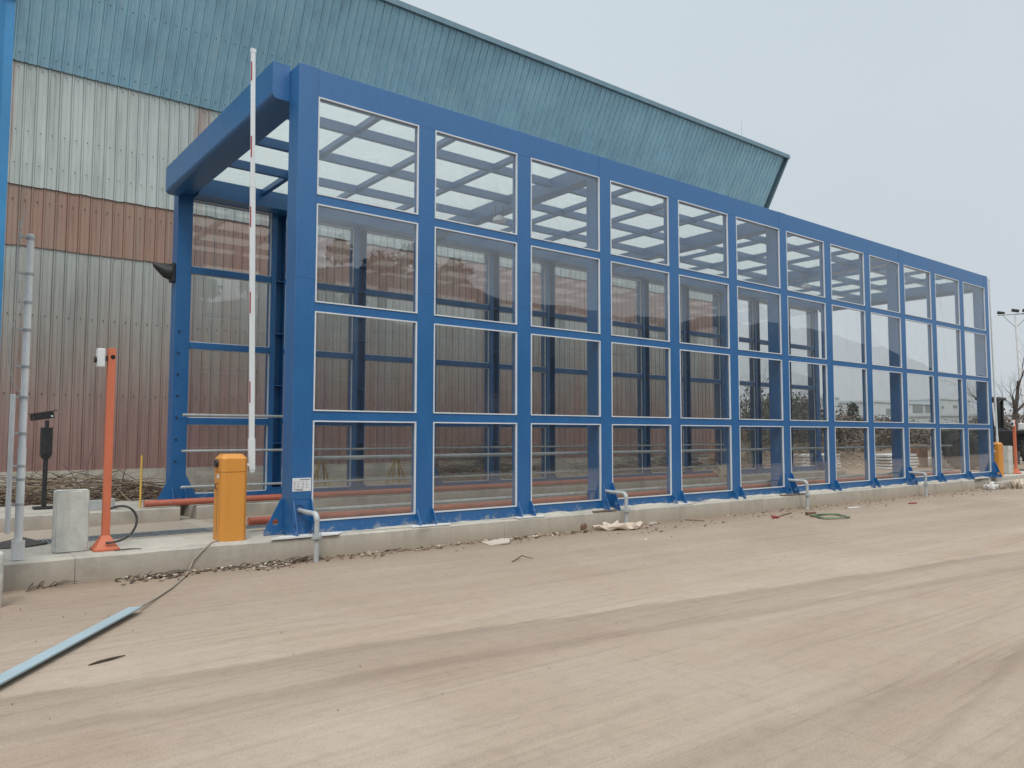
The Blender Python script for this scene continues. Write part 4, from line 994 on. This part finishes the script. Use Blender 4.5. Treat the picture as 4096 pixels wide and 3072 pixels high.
def limb(b, p, d, l, r, depth, tips, spread=.5, n=6, up=.12):
    pts = [p]; rs = [r]
    for k in range(4):
        d = (d+Vector((random.uniform(-.13, .13), random.uniform(-.13, .13), random.uniform(-.04, .13)))).normalized()
        pts.append(pts[-1]+d*l/4); rs.append(r*(1-.13*(k+1)))
    b.tube(pts, rs, n, False); tips.append(pts[-1])
    if depth == 0: return
    for k in range(random.choice((3, 4))):
        i = random.choice((1, 2, 3, 4, 4)); a_ = random.uniform(0, 2*pi); s = random.uniform(spread*.7, spread*1.5)
        side = d.cross(Vector((0, 0, 1)) if abs(d.z) < .95 else Vector((1, 0, 0))).normalized(); side = Matrix.Rotation(a_, 3, d)@side
        nd = (d*cos(s)+side*sin(s)+Vector((0, 0, up))).normalized()
        limb(b, pts[i], nd, l*random.uniform(.55, .8), rs[i]*.6, depth-1, tips, spread, max(3, n-1), up)
def bare_tree(p, h, label, seed, depth=5, spread=.62):
    random.seed(seed); t = thing('bare_tree', p, label, 'tree'); p = Vector(p)
    b = MB(); tips = []; b.tube([p, p+Vector((.02*h, 0, h*.16)), p+Vector((0, 0, h*.32))], [h*.03, h*.025, h*.022], 8, False); b.build('trunk', 'bark', t)
    b = MB(); top = p+Vector((0, 0, h*.32))
    limb(b, top, Vector((.05, 0, 1)), h*.34, h*.020, depth, tips, spread, 5)
    for k in range(4):
        a_ = k*pi/2+random.uniform(-.4, .4); limb(b, top-Vector((0, 0, h*.04*k)), Vector((cos(a_), sin(a_), .45)).normalized(), h*.30, h*.014, depth-1, tips, spread, 4, .06)
    b.build('crown', 'bark', t)
def tree_at(px, dist_y, h, label, seed, depth=5):
    q = P(px, 1700, 1, dist_y); bare_tree((q.x, q.y, GZ), h, label, seed, depth)
q = P(4057, 1700, 0, 46); bare_tree((q.x, q.y, GZ), 7.3, 'bare leafless tree beyond the far right end of the shelter, behind the loader', 4, 5)
q = P(3035, 1700, 1, 17); bare_tree((q.x, q.y, GZ), 6.3, 'bare tree beyond the hall corner, seen through the sixth bay', 11, 4)
q = P(3200, 1700, 1, 22); bare_tree((q.x, q.y, GZ), 5.6, 'smaller bare tree seen through the seventh bay', 15, 4)

def leafy(p, w_, h, label, mat, seed, n=1500, conic=False, name='leafy_tree', ls=.16):
    random.seed(seed); t = thing(name, p, label, 'tree'); p = Vector(p)
    b = MB().tube([p, p+Vector((0, 0, h*.5)), p+Vector((.05, 0, h*.85))], [h*.03, h*.02, h*.006], 6, False)
    for k in range(5):
        a_ = random.uniform(0, 2*pi); z = h*random.uniform(.2, .6); b.tube([p+Vector((0, 0, z)), p+Vector((cos(a_)*w_*.35, sin(a_)*w_*.35, z+h*.2))], [h*.01, h*.004], 5, False)
    b.build('trunk', 'bark', t)
    cl = []
    for _ in range(26 if not conic else 40):
        z = random.uniform(.08, .97) if conic else random.uniform(.18, .93)
        rr = w_/2*((1-z)*1.0+.06 if conic else (1-abs(2*z-1.0)**2.2)**.5)*random.uniform(.3, 1); a_ = random.uniform(0, 2*pi)
        cl.append((Vector((cos(a_)*rr, sin(a_)*rr, z*h)), random.uniform(.10, .22)*w_*(.7 if conic else 1)))
    b = MB()
    for _ in range(n):
        c, r_ = random.choice(cl); v = Vector((random.gauss(0, 1), random.gauss(0, 1), random.gauss(0, .8))); v = v.normalized()*r_*random.random()**.4
        q = p+c+v; s = ls*random.uniform(.5, 1.2); x = Vector((random.uniform(-1, 1), random.uniform(-1, 1), random.uniform(-1, 1))).normalized(); y = x.cross(Vector((random.uniform(-1, 1), random.uniform(-1, 1), random.uniform(-1, 1)))).normalized()
        b.add([q-x*s-y*s*.3, q-y*s*.5, q+x*s, q+y*s*.6], [(0, 1, 2, 3)])
    b.build('crown', mat, t)
far = [(2985, 24, 5.5, 5.2, 'leaf', 'haze-toned green tree left of the sixth bay'), (3110, 27, 6, 4.7, 'leaf', 'haze-toned green tree in the right of the sixth bay'), (3180, 24, 5.5, 4.6, 'leaf', 'broad haze-toned tree in the left of the seventh bay'),
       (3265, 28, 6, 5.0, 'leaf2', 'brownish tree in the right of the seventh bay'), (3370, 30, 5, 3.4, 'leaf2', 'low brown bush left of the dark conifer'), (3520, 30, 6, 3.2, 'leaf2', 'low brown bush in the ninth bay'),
       (3450, 31, 5, 3.3, 'leaf2', 'low brown bush right of the dark conifer'), (3610, 32, 6, 2.6, 'leaf2', 'low brown bush at the tenth column'), (3690, 30, 7, 2.5, 'leaf2', 'wide low scrub in the tenth bay'), (3800, 28, 7, 2.4, 'leaf2', 'wide low scrub in the eleventh bay'), (3900, 24, 5, 3.2, 'leaf2', 'brown bush in the last bay'), (2930, 22, 5, 4.0, 'leaf', 'haze-toned tree hidden partly by the hall corner'),
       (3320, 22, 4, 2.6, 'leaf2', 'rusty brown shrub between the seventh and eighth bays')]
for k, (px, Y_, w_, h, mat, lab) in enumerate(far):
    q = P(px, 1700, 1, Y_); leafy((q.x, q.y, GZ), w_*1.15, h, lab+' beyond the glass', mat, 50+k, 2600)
q = P(3412, 1700, 1, 30); leafy((q.x, q.y, GZ), 3.2, 4.9, 'dark pointed conifer seen through the eighth bay', 'conifer', 99, 1600, True, 'conifer')
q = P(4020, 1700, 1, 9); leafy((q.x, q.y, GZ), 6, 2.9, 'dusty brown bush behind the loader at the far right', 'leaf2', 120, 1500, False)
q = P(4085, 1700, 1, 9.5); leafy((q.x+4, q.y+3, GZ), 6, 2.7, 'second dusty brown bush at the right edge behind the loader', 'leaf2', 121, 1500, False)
random.seed(33)

# far white buildings
def far_building(px0, px1, pyt, Y_, label, opens=(), name='white_building'):
    a_ = P(px0, pyt, 1, Y_); c = P(px1, pyt, 1, Y_); t = thing(name, ((a_.x+c.x)/2, Y_, GZ), label, 'building')
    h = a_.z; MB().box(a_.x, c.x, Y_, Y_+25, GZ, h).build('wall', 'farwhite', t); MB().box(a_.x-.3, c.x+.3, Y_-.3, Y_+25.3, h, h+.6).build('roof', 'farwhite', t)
    for (o0, o1, oy0, oy1) in opens:
        p0 = P(o0, oy1, 1, Y_-.05); p1 = P(o1, oy0, 1, Y_-.05); MB().box(p0.x, p1.x, Y_-.1, Y_-.01, max(GZ, min(p0.z, p1.z)), max(p0.z, p1.z)).build('window', 'fargrey', t)
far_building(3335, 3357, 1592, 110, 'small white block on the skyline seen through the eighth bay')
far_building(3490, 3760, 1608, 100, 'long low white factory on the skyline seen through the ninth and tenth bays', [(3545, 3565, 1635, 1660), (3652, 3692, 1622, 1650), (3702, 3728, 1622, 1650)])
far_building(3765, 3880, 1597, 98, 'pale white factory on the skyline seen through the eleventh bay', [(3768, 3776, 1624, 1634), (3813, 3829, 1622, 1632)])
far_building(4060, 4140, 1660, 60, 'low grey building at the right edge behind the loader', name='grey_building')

# floodlight mast
q = P(4096, 1650, 0, 60)
X, Y = 59.5, 9.9
q0 = P(4062, 1262, 0, 59.5); q1 = P(4098, 1700, 0, 59.5); X, Y = 59.5, (q0.y+q1.y)/2
t = thing('floodlight_mast', (X, q1.y, GZ), 'tall pale floodlight mast with black lamps at the right edge', 'mast')
MB().tube([(X, q1.y-.35, GZ), (X, (q0.y+q1.y)/2, q0.z*.55), (X, q0.y, q0.z)], [.15, .12, .08], 10).build('pole', 'palesteel', t)
z = q0.z
b = MB().tube([(X-.4, q0.y+1.05, z+.12), (X+.4, q0.y-1.4, z+.06)], .05, 6); b.tube([(X, q0.y, z-.9), (X-.3, q0.y+.75, z+.1)], .03, 5).tube([(X, q0.y, z-.9), (X+.3, q0.y-.85, z+.05)], .03, 5); b.build('crossarm', 'galv', t)
for dy, dz in ((.95, .3), (0.0, .36), (-.7, .26), (-1.3, .24)):
    MB().obox((X, q0.y+dy, z+dz), (.25, .46, .22), Matrix.Rotation(R(15), 3, 'X')).build('floodlight', 'black', t, bevel=.03)

# wheel loader behind the far barrier
q = P(3960, 1700, 0, 37)
LX = 37.0; LY = q.y
def lp(px, py, x=LX): return P(px, py, 0, x)
t = thing('wheel_loader', (LX, lp(4040, 1850).y, GZ), 'black and yellow wheel loader parked beyond the far end of the shelter', 'wheel loader')
yl = lp(3915, 1700).y; yr = lp(3972, 1700).y; zt = lp(4000, 1590).z
cab = MB(); y0, y1 = min(yl, yr), max(yl, yr)
ztop = zt; zb = 1.35
for yy in (y0+.05, y1-.05):
    for xx in (LX+.1, LX+1.4): cab.tube([(xx, yy, zb), (xx, yy*.97+(y0+y1)*.015, ztop-.1)], .06, 6)
cab.box(LX+.05, LX+1.45, y0, y1, zb-.3, zb+.35); cb = cab.build('cab', 'black', t)
MB().box(LX+.12, LX+1.38, y0+.07, y1-.07, zb+.36, ztop-.12).build('cab_glass', 'lens', cb)
MB().box(LX-.1, LX+1.5, y0-.12, y1+.12, ztop-.1, ztop+.05).build('cab_roof', 'black', cb, bevel=.05)
MB().tube([(LX-.02, y0-.02, ztop-.25), (LX-.05, y0-.12, zb+.45)], .045, 6).build('grab_rail', 'palesteel', cb)
MB().box(LX-.2, LX+1.7, y0-5.2, y1+2.0, .62, 1.62).build('chassis', 'black', t, bevel=.05)
MB().box(LX, LX+1.6, y0-5.4, y0-1.6, 1.63, 2.05).build('engine_hood', 'yellow', t, bevel=.08)
b = MB()
for k in range(5): b.tube([(LX+.05, y0-1.8-.7*k, 2.05), (LX+.05, y0-1.8-.7*k, 2.5)], .025, 5)
b.tube([(LX+.05, y0-1.8, 2.5), (LX+.05, y0-4.6, 2.5)], .025, 5); b.build('handrail', 'black', t)
MB().box(LX-.1, LX+.2, y0-1.35, y0-1.1, 1.63, 1.95).build('side_tank', 'palesteel', t, bevel=.03)
def wheel(y, r=.95):
    wl = MB(); n = 26
    prof = [(-.25, r*.55), (-.27, r*.86), (-.18, r), (.18, r), (.27, r*.86), (.25, r*.55)]
    v = [(LX-.25+dx, y+rr*cos(2*pi*k/n), GZ+r+rr*sin(2*pi*k/n)) for dx, rr in prof for k in range(n)]
    wl.add(v, [(i*n+k, i*n+(k+1) % n, (i+1)*n+(k+1) % n, (i+1)*n+k) for i in range(5) for k in range(n)], True)
    for k in range(n):
        a_ = 2*pi*k/n; wl.obox((LX-.25, y+r*1.0*cos(a_), GZ+r+r*1.0*sin(a_)), (.5, .07, .09), Matrix.Rotation(a_, 3, 'X'))
    wo = wl.build('wheel', 'rubber', t)
    MB().tube([(LX-.47, y, GZ+r), (LX-.3, y, GZ+r)], r*.55, 22).tube([(LX-.52, y, GZ+r), (LX-.46, y, GZ+r)], r*.2, 12).build('rim', 'rubber', wo)
wheel(y0-2.2); wheel(y1+.6)
MB().box(LX-.45, LX-.21, y0-3.4, y0-1.0, 1.45, 1.5).build('mudguard', 'black', t)

# bright plate stack at the very right and ledge
slab_stack(44, 50, .5, 2, 'low pale boards at the right edge behind the far orange post', name='board_stack')

# ------------------------------------------------------------------ behind the camera: what the glass mirrors
random.seed(5)
_sil = [(20.7, 15.0), (26, 15.2), (27.8, 15.9), (30.9, 16.4), (34.4, 15.6), (35, 14.3), (39.5, 14.1), (45.4, 14.8), (50.1, 14.0), (56.4, 14.6), (60.8, 13.7), (66.4, 15.2), (77.9, 16.0), (81.7, 15.0), (89.9, 15.8), (92.9, 14.6), (102.9, 14.7), (116.4, 12.2), (136.2, 12.4)]
prof = [(-40, 7), (-10, 9.0), (3, 9.4)]+[(CX+(x-CX)*.639, CZ+(z-CZ)*.639+.15) for x, z in _sil]+[(110, 7), (150, 6)]
b = MB(); rows = []
def hz(x):
    for (a0, h0), (a1, h1) in zip(prof, prof[1:]):
        if a0 <= x <= a1: return h0+(h1-h0)*(x-a0)/(a1-a0)
    return 6
xs = [-40+1.6*i for i in range(119)]; nv = 12
for x in xs:
    for k in range(nv):
        u = k/(nv-1); hgt = hz(x)*(1-(2*u-1)**2)**.65; y = -17-16*u
        rows.append((x+random.uniform(-.3, .3), y+random.uniform(-.3, .3), GZ-.1+max(0, hgt*.98+random.uniform(-.3, .3) if 0 < k < nv-1 else 0)))
b.add(rows, [(i*nv+k, (i+1)*nv+k, (i+1)*nv+k+1, i*nv+k+1) for i in range(len(xs)-1) for k in range(nv-1)], True)
tag(b.build('hill', 'pile'), 'long dark stockpile behind the camera, mirrored in the glass', 'hill', kind='structure')
for k, (x, h) in enumerate(((11.6, 11.7), (14.2, 11.5), (16.6, 12.2), (18.4, 12.6), (4, 10), (9.4, 11.4))):
    leafy((x, -24.5, GZ), 3.4, h, ['dark tree by the stockpile mirrored left in the first pane', 'dark tree by the stockpile mirrored in the middle of the first pane', 'tallest dark tree by the stockpile mirrored in the first pane', 'dark tree by the stockpile mirrored in the second pane', 'dark tree by the stockpile nearest the camera', 'dark tree by the stockpile behind the camera at left'][k], 'conifer', 200+k, 2600, False, 'leafy_tree', .24)
